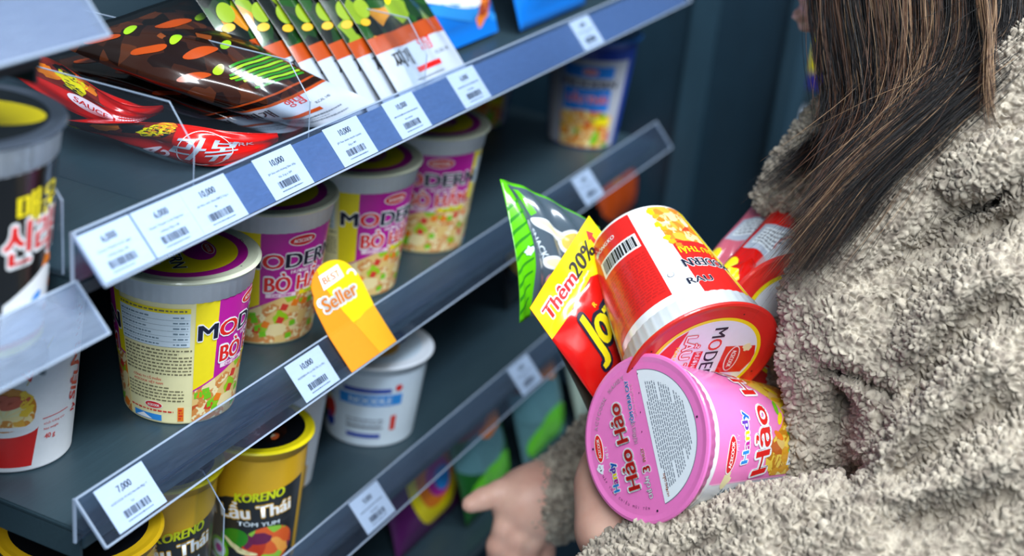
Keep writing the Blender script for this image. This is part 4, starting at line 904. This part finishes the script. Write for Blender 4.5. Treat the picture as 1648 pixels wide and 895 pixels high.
# ------------------------------------------------------------------ the shopper: skin, fleece coat, hair
class Field:                            # smooth solid modelling on a grid, meshed by surface nets
    def __init__(s, lo, hi, h):
        s.lo = np.array(lo, float); s.h = h; s.n = np.ceil((np.array(hi)-s.lo)/h).astype(int)+1; s.a = np.full(s.n, .05, np.float32)
    def box(s, lo, hi):
        i0 = np.maximum(0, np.floor((lo-s.lo)/s.h).astype(int)); i1 = np.minimum(s.n, np.ceil((hi-s.lo)/s.h).astype(int)+1)
        if (i1 <= i0).any(): return None, None
        g = np.meshgrid(*[s.lo[k]+s.h*np.arange(i0[k], i1[k]) for k in range(3)], indexing='ij', sparse=True)
        return tuple(slice(i0[k], i1[k]) for k in range(3)), g
    def blend(s, sl, d, k, cut=False):
        a = s.a[sl]; d = d.astype(np.float32)
        if cut: a2, d2 = -a, d; h = np.clip(.5+.5*(a2-d2)/k, 0, 1) if False else None; s.a[sl] = -( -np.maximum(a, -d) ) if k < 1e-5 else -smin(-a, d, k); return
        s.a[sl] = smin(a, d, k)
    def cone(s, a, ra, b, rb, k=.012, cut=False):
        a = np.array(a); b = np.array(b); m = max(ra, rb)+.04+k; sl, g = s.box(np.minimum(a, b)-m, np.maximum(a, b)+m)
        if sl is None: return
        ab = b-a; L = max(ab@ab, 1e-12); t = np.clip(sum((g[i]-a[i])*ab[i] for i in range(3))/L, 0, 1)
        d = np.sqrt(sum((g[i]-a[i]-t*ab[i])**2 for i in range(3)))-(ra+t*(rb-ra)); s.blend(sl, d, k, cut)
    def chain(s, pts, k=.012, cut=False):
        for p, q in zip(pts, pts[1:]): s.cone(p[0], p[1], q[0], q[1], k, cut)
    def ell(s, c, M, r, k=.01, cut=False):
        c = np.array(c); r = np.array(r); m = max(r)+.04; sl, g = s.box(c-m, c+m)
        if sl is None: return
        q = [sum((g[i]-c[i])*M[j][i] for i in range(3))/r[j] for j in range(3)]; l = np.sqrt(q[0]**2+q[1]**2+q[2]**2)
        s.blend(sl, (l-1)*min(r)*1.0, k, cut)
    def folds(s, lst):
        """grooves (+) and ridges (-) along drawn lines, worked into the cloth where they cross its surface"""
        idx = np.argwhere(np.abs(s.a) < .035); 
        W = s.lo+idx*s.h; c = (W-CAM) @ RC; px = c[:, 0]/c[:, 2]*FPX+W0/2; py = c[:, 1]/c[:, 2]*FPX+H0/2
        add = np.zeros(len(idx))
        for pts, w, amp, dmax in lst:
            best = np.full(len(idx), 1e9); tt = np.zeros(len(idx)); n = len(pts)-1
            for i in range(n):
                a = np.array(pts[i], float); b = np.array(pts[i+1], float); ab = b-a; t = np.clip(((px-a[0])*ab[0]+(py-a[1])*ab[1])/(ab@ab), 0, 1)
                d = np.hypot(px-a[0]-t*ab[0], py-a[1]-t*ab[1]); u = d < best; best[u] = d[u]; tt[u] = (i+t[u])/n
            add += amp*np.exp(-(best/w)**2)*np.clip(np.minimum(tt, 1-tt)*6, .15, 1)*(c[:, 2] < dmax)
        s.a[tuple(idx.T)] += add.astype(np.float32)
    def mesh(s):
        a = s.a; S = a < 0; n = s.n
        cnt = np.zeros(n-1, np.int8)
        for dx in (0, 1):
            for dy in (0, 1):
                for dz in (0, 1): cnt += S[dx:n[0]-1+dx, dy:n[1]-1+dy, dz:n[2]-1+dz]
        cells = np.argwhere((cnt > 0) & (cnt < 8)); cid = np.full(n-1, -1, np.int64); cid[tuple(cells.T)] = np.arange(len(cells))
        acc = np.zeros((len(cells), 3)); num = np.zeros(len(cells))
        cor = [(i, j, k) for i in (0, 1) for j in (0, 1) for k in (0, 1)]
        for p in cor:
            for ax in range(3):
                if p[ax]: continue
                q = list(p); q[ax] = 1; va = a[tuple((cells+p).T)]; vb = a[tuple((cells+q).T)]; m = (va < 0) != (vb < 0)
                t = np.where(m, va/(va-vb+1e-12), 0); pt = np.array(p, float)[None].repeat(len(cells), 0); pt[:, ax] += t; acc[m] += pt[m]; num[m] += 1
        V = s.lo+(cells+acc/num[:, None])*s.h; F = []
        for ax in range(3):
            u, w = (ax+1) % 3, (ax+2) % 3
            sl0 = [slice(1, n[k]-1) for k in range(3)]; sl0[ax] = slice(0, n[ax]-1); sl1 = list(sl0); sl1[ax] = slice(1, n[ax])
            A, B = S[tuple(sl0)], S[tuple(sl1)]; e = np.argwhere(A != B); 
            if not len(e): continue
            flip = A[tuple(e.T)]; off = np.array([sl0[k].start for k in range(3)]); e = e+off
            def c(du, dw): q = e.copy(); q[:, u] += du; q[:, w] += dw; return cid[tuple(q.T)]
            quad = np.stack([c(-1, -1), c(0, -1), c(0, 0), c(-1, 0)], 1); quad[~flip] = quad[~flip][:, ::-1]; F.append(quad)
        return V, np.concatenate(F)
def smin(a, b, k):
    h = np.clip(.5+.5*(b-a)/k, 0, 1); return b+(a-b)*h-k*h*(1-h)
def np_mesh(name, V, F, mat, parent=None, smooth=True, mi=None):
    me = bpy.data.meshes.new(name); k = F.shape[1]; me.vertices.add(len(V)); me.vertices.foreach_set('co', np.ascontiguousarray(V, np.float32).ravel())
    me.loops.add(F.size); me.loops.foreach_set('vertex_index', F.astype(np.int32).ravel()); me.polygons.add(len(F)); me.polygons.foreach_set('loop_start', np.arange(0, F.size, k, dtype=np.int32))
    try: me.polygons.foreach_set('loop_total', np.full(len(F), k, np.int32))
    except Exception: pass
    mats = mat if isinstance(mat, (list, tuple)) else [mat]
    for m in mats: me.materials.append(m)
    if mi is not None: me.polygons.foreach_set('material_index', mi.astype(np.int32))
    me.polygons.foreach_set('use_smooth', [smooth]*len(F)); me.update(calc_edges=True); me.validate()
    o = bpy.data.objects.new(name, me); COL.objects.link(o)
    if parent: o.parent = parent; o.matrix_parent_inverse = parent.matrix_world.inverted()
    return o
def subdiv(V, F):                        # one Catmull-Clark-like refinement of a quad mesh
    nv = len(V); E = np.concatenate([F[:, [0, 1]], F[:, [1, 2]], F[:, [2, 3]], F[:, [3, 0]]]); Es = np.sort(E, 1); key = Es[:, 0]*nv+Es[:, 1]
    uq, inv = np.unique(key, return_inverse=True); e0, e1 = uq//nv, uq % nv; nf = len(F)
    fc = V[F].mean(1); fe = inv.reshape(4, nf).T
    es = np.zeros((len(uq), 3)); ec = np.zeros(len(uq))
    for j in range(4): np.add.at(es, fe[:, j], fc); np.add.at(ec, fe[:, j], 1)
    em = (V[e0]+V[e1])/2; ep = np.where((ec == 2)[:, None], (V[e0]+V[e1]+es)/4, em)
    Fs = np.zeros((nv, 3)); val = np.zeros(nv); Em = np.zeros((nv, 3)); ev = np.zeros(nv)
    for j in range(4): np.add.at(Fs, F[:, j], fc); np.add.at(val, F[:, j], 1)
    for q in (e0, e1): np.add.at(Em, q, em); np.add.at(ev, q, 1)
    nn = np.maximum(val, 1)[:, None]; vp = (Fs/nn+2*Em/np.maximum(ev, 1)[:, None]+(nn-3)*V)/nn
    V2 = np.concatenate([vp, fc, ep]); fi = nv+np.arange(nf); ei = nv+nf+fe
    F2 = np.concatenate([np.stack([F[:, j], ei[:, j], fi, ei[:, (j+3) % 4]], 1) for j in range(4)]); return V2, F2
def normals(V, F):
    N = np.cross(V[F[:, 2]]-V[F[:, 0]], V[F[:, 3]]-V[F[:, 1]]); A = np.zeros_like(V)
    for j in range(4): np.add.at(A, F[:, j], N)
    return A/(np.linalg.norm(A, axis=1, keepdims=True)+1e-12)
def hash3(c, s=0):
    c = c.astype(np.int64); h = (c[..., 0]*73856093) ^ (c[..., 1]*19349663) ^ (c[..., 2]*83492791) ^ (s*1640531)
    h = (h ^ (h >> 13))*1274126177 & 0x7fffffff; h = (h ^ (h >> 16)) & 0xffffff; return h/float(0xffffff)
def worley(Pn):
    c0 = np.floor(Pn).astype(np.int64); f1 = np.full(len(Pn), 9.); f2 = np.full(len(Pn), 9.); cell = np.zeros(len(Pn))
    for i in (-1, 0, 1):
        for j in (-1, 0, 1):
            for k in (-1, 0, 1):
                c = c0+np.array([i, j, k]); d = sum((c[:, a]+hash3(c, a)-Pn[:, a])**2 for a in range(3)); hh = hash3(c, 7)
                m = d < f1; f2 = np.where(m, f1, np.minimum(f2, d)); cell = np.where(m, hh, cell); f1 = np.where(m, d, f1)
    return np.sqrt(f1), np.sqrt(f2), cell
def vnoise(Pn, s=0):
    c = np.floor(Pn).astype(np.int64); f = Pn-c; f = f*f*(3-2*f); r = 0
    for i in (0, 1):
        for j in (0, 1):
            for k in (0, 1):
                w = (f[:, 0] if i else 1-f[:, 0])*(f[:, 1] if j else 1-f[:, 1])*(f[:, 2] if k else 1-f[:, 2]); r = r+w*hash3(c+np.array([i, j, k]), s)
    return r*2-1
def fleece(V, F, amp=1.):
    N = normals(V, F)
    W = V+.0022*np.stack([vnoise(V*300, s) for s in (1, 2, 3)], 1)
    f1, f2, c = worley(W/.0046); g, g2, c2 = worley(W/.0024+5)
    x_ = np.clip((f2-f1)*1.7, 0, 1); lump = (x_*x_*(3-2*x_))**.7*(.55+.6*c); fine = np.clip((g2-g)*2.2, 0, 1)**.7*(.6+.5*c2)
    big = vnoise(V*55, 9)*.5+vnoise(V*120, 11)*.5
    return V+N*(amp*(.0040*lump+.0005*fine+.0020*big-.0026))[:, None]
def Q(px, py, d): return np.array(P(px, py, d))

M_FLEECE = bpy.data.materials.new('beige_teddy_fleece'); n_, l_, b_ = nodes(M_FLEECE)
tn = n_.new('ShaderNodeTexNoise'); tn.inputs['Scale'].default_value = 140; tn.inputs['Detail'].default_value = 4; tc = n_.new('ShaderNodeTexCoord'); l_.new(tc.outputs['Object'], tn.inputs['Vector'])
cr = n_.new('ShaderNodeValToRGB'); cr.color_ramp.elements[0].position = .32; cr.color_ramp.elements[0].color = (*lin('#80756a'), 1); cr.color_ramp.elements[1].position = .66; cr.color_ramp.elements[1].color = (*lin('#c0b5a4'), 1)
l_.new(tn.outputs['Fac'], cr.inputs[0]); l_.new(cr.outputs[0], b_.inputs['Base Color']); b_.inputs['Roughness'].default_value = .9; b_.inputs['Specular IOR Level'].default_value = .15
b_.inputs['Sheen Weight'].default_value = .25; b_.inputs['Sheen Roughness'].default_value = .4
bn = n_.new('ShaderNodeTexNoise'); bn.inputs['Scale'].default_value = 1100; bn.inputs['Detail'].default_value = 2; l_.new(tc.outputs['Object'], bn.inputs['Vector'])
bp = n_.new('ShaderNodeBump'); bp.inputs['Strength'].default_value = .35; bp.inputs['Distance'].default_value = .0006; l_.new(bn.outputs['Fac'], bp.inputs['Height']); l_.new(bp.outputs[0], b_.inputs['Normal'])
M_SKIN = bpy.data.materials.new('skin'); n_, l_, b_ = nodes(M_SKIN)
tn = n_.new('ShaderNodeTexNoise'); tn.inputs['Scale'].default_value = 30; tn.inputs['Detail'].default_value = 5; tc = n_.new('ShaderNodeTexCoord'); l_.new(tc.outputs['Object'], tn.inputs['Vector'])
cr = n_.new('ShaderNodeValToRGB'); cr.color_ramp.elements[0].position = .3; cr.color_ramp.elements[0].color = (*lin('#cf9482'), 1); cr.color_ramp.elements[1].position = .7; cr.color_ramp.elements[1].color = (*lin('#e8bda9'), 1)
l_.new(tn.outputs['Fac'], cr.inputs[0]); l_.new(cr.outputs[0], b_.inputs['Base Color']); b_.inputs['Roughness'].default_value = .5; b_.inputs['Subsurface Weight'].default_value = .15; b_.inputs['Subsurface Radius'].default_value = (.01, .004, .002)

person = thing('person', 'person in a beige teddy fleece coat with long dark hair, hugging the packs', 'person', T(1.08, .02, 0))
# --- coat
SH = np.array([.952, .055, 1.285]); 
ct = Field((.60, -.16, .70), (1.46, .46, 1.42), .003)
for sx in (-1, 1): ct.chain([((1.10+.115*sx, .055, 1.27), .085), ((1.10+.10*sx, .05, 1.12), .115), ((1.09+.09*sx, .03, .90), .125), ((1.08+.09*sx, .02, .74), .135)], .05)
ct.chain([((1.0, .10, 1.22), .10), ((1.2, .10, 1.22), .10)], .05); ct.chain([((1.02, .09, 1.05), .11), ((1.2, .09, 1.05), .11)], .05)
ct.chain([(Q(1365, 470, .95), .036), (Q(1368, 590, .985), .040), (Q(1362, 700, .99), .044), (Q(1350, 860, .99), .05)], .02)            # front edge of the coat
ct.chain([(Q(1352, 545, .955), .036), (Q(1366, 620, .962), .040), (Q(1366, 700, .972), .043)], .03); ct.chain([(Q(1408, 640, .945), .030), (Q(1400, 700, .95), .034), (Q(1385, 760, .955), .036)], .03)
ct.chain([(Q(1385, 455, .903), .031), (Q(1375, 535, .892), .031), (Q(1408, 590, .876), .019)], .015)                                  # turned lapel
ct.chain([(SH, .075), (Q(1655, 560, .90), .088), (Q(1640, 800, .87), .092), (Q(1570, 985, .855), .085)], .025)                        # near sleeve, upper arm
ct.chain([(Q(1570, 985, .855), .080), (Q(1400, 940, .84), .062), (Q(1250, 935, .862), .053), (Q(1100, 945, .893), .0455), (Q(1012, 962, .905), .041)], .018)
ct.cone(Q(992, 850, .940), .0235, Q(990, 790, .95), .018, .001, cut=True)
ct.chain([((1.26, .06, 1.27), .08), ((1.24, .19, 1.10), .062), (Q(1010, 740, 1.17), .044), (Q(893, 806, 1.152), .034)], .02)            # far sleeve
ct.chain([(Q(1655, 262, .845), .020), (Q(1600, 280, .855), .022), (Q(1545, 296, .868), .020)], .012)
fo = [([(1512, 305), (1445, 350), (1385, 395), (1335, 440)], 9, .020, 1.0), 
      ([(1315, 588), (1370, 603), (1432, 634), (1440, 645)], 9, .010, 1.0), ([(1436, 648), (1400, 735), (1345, 797)], 16, .009, 1.0), ([(1652, 285), (1590, 330), (1535, 343), (1500, 320)], 9, .012, 1.0),
      ([(1650, 420), (1560, 455), (1490, 520), (1450, 600)], 30, -.015, 1.0), ([(1650, 480), (1560, 520), (1490, 590), (1440, 690)], 20, .014, 1.0), ([(1650, 560), (1560, 600), (1450, 690), (1390, 770)], 28, -.014, 1.0),
      ([(1650, 640), (1560, 680), (1470, 750), (1420, 790)], 20, .014, 1.0), ([(1650, 720), (1530, 775), (1400, 800)], 26, -.014, 1.0), ([(1650, 790), (1540, 830), (1420, 850)], 18, .012, 1.0),
      ([(1200, 845), (1150, 870), (1080, 900)], 10, .007, 1.0), ([(1345, 800), (1290, 850), (1240, 900)], 12, .007, 1.0), ([(1440, 480), (1395, 500), (1360, 560)], 16, .005, 1.0), ([(1640, 350), (1560, 390), (1480, 410)], 14, .006, 1.0)]
ct.folds(fo)
V, F = ct.mesh(); V, F = subdiv(V, F)
c_ = (V-CAM) @ RC; near = None
V, F = subdiv(V, F)
coat = np_mesh('coat', fleece(V, F), F, M_FLEECE, person)
# --- collar, near roll and far wing
cl = Field((.80, .02, 1.05), (1.12, .34, 1.45), .003)
cl.chain([(Q(1700, 110, .885), .036), (Q(1640, 172, .888), .036), (Q(1550, 245, .892), .034), (Q(1450, 318, .895), .031), (Q(1365, 400, .897), .027), (Q(1322, 480, .898), .022), (Q(1304, 580, .905), .0170), (Q(1298, 700, .925), .014), (Q(1292, 775, .93), .013)], .015)
cl.chain([(Q(1390, 170, 1.0), .030), (Q(1340, 240, 1.02), .029), (Q(1285, 290, 1.035), .023), (Q(1240, 318, 1.045), .0135)], .012); cl.chain([(Q(1340, 240, 1.02), .026), (Q(1330, 300, 1.03), .02)], .012)
cl.folds([([(1265, 335), (1300, 300), (1345, 270)], 10, .006, 2.), ([(1560, 250), (1500, 300), (1440, 350)], 12, .004, 1.)])
V, F = cl.mesh(); V, F = subdiv(V, F); V, F = subdiv(V, F)
collar = np_mesh('collar', fleece(V, F), F, M_FLEECE, coat)
# --- body (skin): head, neck, trunk, arms and hands in one surface
bd = Field((.62, -.08, .82), (1.40, .46, 1.66), .003)
HC = Q(1455, -165, 1.035); Fd = np.array([-.12, .88, -.46]); Fd /= np.linalg.norm(Fd); Rd = np.cross(Fd, [0, 0, 1.]); Rd /= np.linalg.norm(Rd); Ud = np.cross(Rd, Fd); HM = [Rd, Fd, Ud]
H = lambda r, f, u: HC+Rd*r+Fd*f+Ud*u
bd.ell(H(0, -.005, .025), HM, (.072, .092, .085)); bd.ell(H(0, .02, -.035), HM, (.058, .07, .07), .02); bd.cone(H(0, .055, -.085), .024, H(0, .03, -.075), .035, .02)
for s_ in (-1, 1):
    bd.cone(H(.05*s_, 0, -.05), .014, H(.012*s_, .07, -.095), .012, .02); bd.ell(H(.072*s_, -.005, -.01), HM, (.008, .018, .030), .006); bd.ell(H(.034*s_, .062, -.022), HM, (.02, .018, .016), .015)
    bd.ell(H(.030*s_, .092, .008), HM, (.016, .012, .011), .006, cut=True); bd.ell(H(.030*s_, .078, .008), HM, (.0125, .0125, .0115), .003); bd.cone(H(.012*s_, .088, .024), .006, H(.045*s_, .076, .026), .005, .008)
    bd.ell(H(.010*s_, .098, -.030), HM, (.008, .009, .007), .005)
bd.cone(H(0, .088, .015), .007, H(0, .108, -.026), .0085, .008); bd.ell(H(0, .088, -.055), HM, (.022, .010, .0045), .004); bd.ell(H(0, .086, -.064), HM, (.019, .010, .0055), .004); bd.ell(H(0, .080, -.092), HM, (.016, .012, .012), .01)
bd.chain([(H(0, -.02, -.05), .052), ((1.10, .10, 1.34), .052), ((1.10, .07, 1.28), .07)], .03)
for sx in (-1, 1): bd.chain([((1.10, .06, 1.27), .07), ((1.10+.12*sx, .06, 1.26), .05), ((1.10+.06*sx, .05, 1.05), .075), ((1.09+.06*sx, .02, .88), .085)], .04)
bd.chain([(SH, .045), (Q(1640, 800, .89), .042), (Q(1560, 970, .87), .036), (Q(1300, 930, .85), .032), (Q(1030, 925, .912), .026)], .015)
bd.chain([(Q(1030, 925, .912), .0245), (Q(992, 850, .940), .0230), (Q(988, 780, .955), .0220), (Q(1000, 715, .965), .0200)], .015)     # left wrist and palm behind the pink cup
palm = [Q(1002, 675, .975), Q(1012, 700, .985), Q(1020, 730, .99), Q(1026, 758, .99)]
for i, p0 in enumerate(palm):
    L_ = [1., 1.08, 1.0, .82][i]; dirx = Q(1100, 640+28*i, 1.04)-p0; dirx /= np.linalg.norm(dirx); cu = np.array(cv(.35, .12, -.25)); a1 = p0+dirx*.040*L_; a2 = a1+(dirx+cu*.3)*.024*L_; a3 = a2+(dirx+cu*.8)*.017*L_
    bd.cone(Q(998, 745, .962), .014, p0, .0095, .008); bd.chain([(p0, .0090), (a1, .0082), (a2, .0075), (a3, .0066)], .003)
bd.chain([(Q(995, 790, .955), .013), (Q(1025, 810, .985), .0105), (Q(1050, 812, .998), .0085)], .008)
bd.chain([((1.22, .06, 1.25), .045), ((1.23, .18, 1.10), .035), (Q(1000, 745, 1.17), .03), (Q(900, 795, 1.152), .024)], .015)          # right arm reaching down to the shelf
bd.chain([(Q(900, 795, 1.152), .022), (Q(868, 797, 1.148), .023), (Q(842, 812, 1.146), .023)], .012); bd.cone(Q(866, 830, 1.150), .022, Q(838, 806, 1.145), .020, .012)
fg = [((838, 790, 1.142), (805, 792, 1.136), (778, 803, 1.132), (757, 812, 1.130), .0088), ((832, 822, 1.14), (812, 850, 1.135), (800, 878, 1.14), (796, 905, 1.15), .0086),
      ((848, 834, 1.142), (832, 866, 1.138), (824, 896, 1.143), (822, 925, 1.152), .0088), ((866, 842, 1.147), (856, 872, 1.143), (850, 900, 1.15), (850, 926, 1.158), .0084), ((882, 842, 1.154), (880, 868, 1.152), (878, 890, 1.158), (878, 908, 1.164), .0074)]
for a_, b_2, c_2, d_2, r_ in fg: bd.chain([(Q(*a_), r_*1.15), (Q(*b_2), r_), (Q(*c_2), r_*.93), (Q(*d_2), r_*.8)], .0045)
V, F = bd.mesh(); V, F = subdiv(V, F)
body = np_mesh('body', V, F, M_SKIN, person)
for s_ in (-1, 1):
    v_, f_ = [], []
    bm = bmesh.new(); bmesh.ops.create_uvsphere(bm, u_segments=20, v_segments=14, radius=.0118); me = bpy.data.meshes.new('eye'); bm.to_mesh(me); bm.free()
    o = link('eye', me, person, [ink('#2a1d18', .15, .6, name='dark_eye')], True); o.matrix_parent_inverse = person.matrix_world.inverted(); o.location = H(.030*s_, .0835, .008)
# --- trousers and shoes, out of the picture below
for nm, x_, mt in (('trousers', 0, ink('#20242c', .8, name='dark_denim')), ('shoe', 1, ink('#e6e6e2', .5, name='white_shoe'))):
    tr = Field((.85, -.22, -.01), (1.32, .32, .86), .009)
    for s_ in (-1, 1):
        if nm == 'trousers': tr.chain([((1.08, .01, .82), .11), ((1.08+.09*s_, .01, .76), .10), ((1.08+.10*s_, .03, .45), .07), ((1.08+.10*s_, -.02, .12), .052)], .03); continue
        tr = Field((.85, -.22, -.01), (1.32, .32, .3), .006); tr.chain([((1.08+.10*s_, -.03, .085), .045), ((1.08+.10*s_, .0, .04), .038), ((1.08+.11*s_, .13, .034), .032)], .02); V, F = tr.mesh(); V[:, 2] = np.maximum(V[:, 2], .002); np_mesh('shoe', V, F, mt, person)
    if nm == 'trousers': V, F = tr.mesh(); np_mesh('trousers', V, F, mt, person)

# --- hair
def hairmat(name, a, b):
    m = bpy.data.materials.new(name); n, l, bs = nodes(m); t = n.new('ShaderNodeTexNoise'); t.inputs['Scale'].default_value = 90; tc = n.new('ShaderNodeTexCoord'); l.new(tc.outputs['Object'], t.inputs['Vector'])
    r = n.new('ShaderNodeMixRGB'); r.inputs[1].default_value = (*lin(a), 1); r.inputs[2].default_value = (*lin(b), 1); l.new(t.outputs['Fac'], r.inputs[0]); l.new(r.outputs[0], bs.inputs['Base Color'])
    bs.inputs['Roughness'].default_value = .42; bs.inputs['Specular IOR Level'].default_value = .38; return m
HM_ = [hairmat('dark_hair', '#08070a', '#141013'), hairmat('brown_hair', '#3e281d', '#68442f'), hairmat('light_brown_hair', '#8a6a4e', '#ad8c6c')]
G = dict(a=[(1335, -190, .975), (1318, -60, .955), (1332, 50, .95), (1358, 150, .945), (1370, 215, .942), (1362, 275, .94)],
         b=[(1380, -220, .96), (1375, -20, .93), (1398, 110, .915), (1405, 215, .90), (1345, 330, .872), (1258, 450, .868)],
         c=[(1450, -230, .95), (1472, -10, .91), (1478, 110, .902), (1450, 225, .882), (1370, 340, .862), (1272, 440, .862)],
         d=[(1540, -220, .94), (1562, 0, .89), (1545, 100, .884), (1478, 205, .872), (1372, 303, .860), (1270, 428, .860)],
         e=[(1630, -220, .95), (1645, 0, .89), (1622, 75, .88), (1572, 128, .868), (1468, 218, .857), (1292, 396, .858)],
         f=[(1740, -220, .96), (1735, -20, .905), (1700, 50, .888), (1645, 95, .872), (1570, 156, .855), (1392, 300, .855)],
         w0=[(1410, -100, 1.02), (1400, 100, .99), (1360, 180, .99), (1310, 225, .99), (1255, 265, .985), (1195, 318, .985)],
         w1=[(1420, -100, 1.02), (1410, 130, .99), (1370, 200, .99), (1325, 250, .985), (1285, 280, .98), (1240, 305, .98)],
         t0=[(1560, -120, .91), (1572, 0, .87), (1585, 60, .862), (1588, 110, .852), (1592, 160, .846), (1604, 196, .846)],
         t1=[(1600, -120, .91), (1612, 0, .87), (1606, 60, .862), (1600, 110, .852), (1598, 150, .846), (1596, 190, .846)],
         n0=[(1300, -120, 1.0), (1305, -10, .975), (1318, 60, .965), (1325, 130, .96), (1335, 200, .955), (1340, 260, .95)])
GA = {k: np.array([Q(*p) for p in v]) for k, v in G.items()}
def spline(A, t):
    n = len(A)-1; x = t*n; i = min(int(x), n-1); u = x-i; p0 = A[max(i-1, 0)]; p1 = A[i]; p2 = A[i+1]; p3 = A[min(i+2, n)]
    return .5*((2*p1)+(-p0+p2)*u+(2*p0-5*p1+4*p2-p3)*u*u+(-p0+3*p1-3*p2+p3)*u**3)
SEG = 22; SP = {k: np.array([spline(A, j/SEG) for j in range(SEG+1)]) for k, A in GA.items()}
HV, HF, HI = [], [], []; hr_ = np.random.default_rng(5); nvt = 0
def strands(k0, k1, count, mw, rad=.00017, depth=.012, fly=.004, tmin=.78, u0=0, u1=1, clump=7):
    global nvt
    cl_ = hr_.uniform(u0, u1, max(2, count//clump)); cz = hr_.normal(0, 1, (len(cl_), 3))
    for i in range(count):
        j = hr_.integers(len(cl_)); u = np.clip(cl_[j]+hr_.normal(0, .012), 0, 1); A = SP[k0]*(1-u)+SP[k1]*u
        t = np.linspace(0, 1, SEG+1)[:, None]; te = hr_.uniform(tmin, 1); A = np.stack([np.interp(t[:, 0]*te, t[:, 0], A[:, q]) for q in range(3)], 1)
        off = cz[j]*fly*.9+hr_.normal(0, fly*.35, 3); wav = hr_.uniform(0, 6.28, 3); fr = hr_.uniform(3, 9)
        back = np.array(cv(0, 0, 1))*(depth*hr_.random())
        A = A+off*(.25+t)+back*(1-.5*t)+fly*.35*np.stack([np.sin(fr*t[:, 0]+w) for w in wav], 1)*t
        if hr_.random() < .05: A = A+hr_.normal(0, fly*2.2, 3)*t**1.5
        T_ = np.gradient(A, axis=0); T_ /= np.linalg.norm(T_, axis=1, keepdims=True)+1e-12; S1 = np.cross(T_, hr_.normal(0, 1, 3)); S1 /= np.linalg.norm(S1, axis=1, keepdims=True)+1e-12; S2 = np.cross(T_, S1)
        r = (rad*hr_.uniform(.7, 1.2)*np.clip((1-t[:, 0])*5, .12, 1))[:, None]
        ring = np.stack([A+S1*r, A-S1*r*.5+S2*r*.87, A-S1*r*.5-S2*r*.87], 1).reshape(-1, 3); HV.append(ring); b = nvt+3*np.arange(SEG)
        for q in range(3): HF.append(np.stack([b+q, b+(q+1) % 3, b+3+(q+1) % 3, b+3+q], 1))
        m_ = hr_.choice(3, p=mw); HI.append(np.full(SEG*3, m_)); nvt += len(ring)
strands('n0', 'a', 160, (.5, .35, .15), fly=.004, tmin=.6)
strands('a', 'b', 1900, (.70, .28, .02), depth=.02, fly=.006); strands('b', 'c', 1500, (.93, .06, .01), depth=.02, fly=.006, tmin=.6); strands('c', 'd', 2000, (.95, .04, .01), depth=.022, fly=.006, tmin=.6); strands('d', 'e', 2000, (.96, .03, .01), depth=.022, fly=.006, tmin=.55); strands('b', 'd', 330, (.05, .7, .25), depth=-.002, fly=.007, clump=18, tmin=.8); strands('e', 'f', 1800, (.96, .03, .01), depth=.022, tmin=.5, fly=.006)
strands('b', 'd', 260, (.2, .45, .35), depth=.001, fly=.006, clump=16); strands('c', 'e', 130, (.4, .35, .25), depth=.001, fly=.009, clump=9); strands('a', 'c', 130, (.4, .4, .2), depth=-.004, fly=.014, clump=1, tmin=.5); strands('a', 'b', 240, (.1, .75, .15), depth=.001, u0=.5, u1=.9, clump=14, tmin=.6)
strands('w0', 'w1', 420, (.9, .1, 0), depth=.008, fly=.003, tmin=.7); strands('t0', 't1', 130, (.1, .4, .5), depth=.003, fly=.003, clump=14); strands('d', 'f', 70, (.5, .3, .2), depth=.0, fly=.012, clump=1, tmin=.5)
V = np.concatenate(HV); F = np.concatenate(HF); mi = np.concatenate(HI)
hair = np_mesh('hair', V, F, HM_, person, mi=mi)
hc = Field((.90, -.05, 1.30), (1.30, .40, 1.68), .004); hc.ell(H(0, -.02, .035), HM, (.084, .098, .094)); hc.ell(H(0, -.045, -.05), HM, (.080, .075, .10), .03); hc.ell(H(0, .10, -.06), HM, (.075, .075, .09), .01, cut=True)
V, F = hc.mesh(); np_mesh('scalp_hair', V, F, HM_[0], hair)
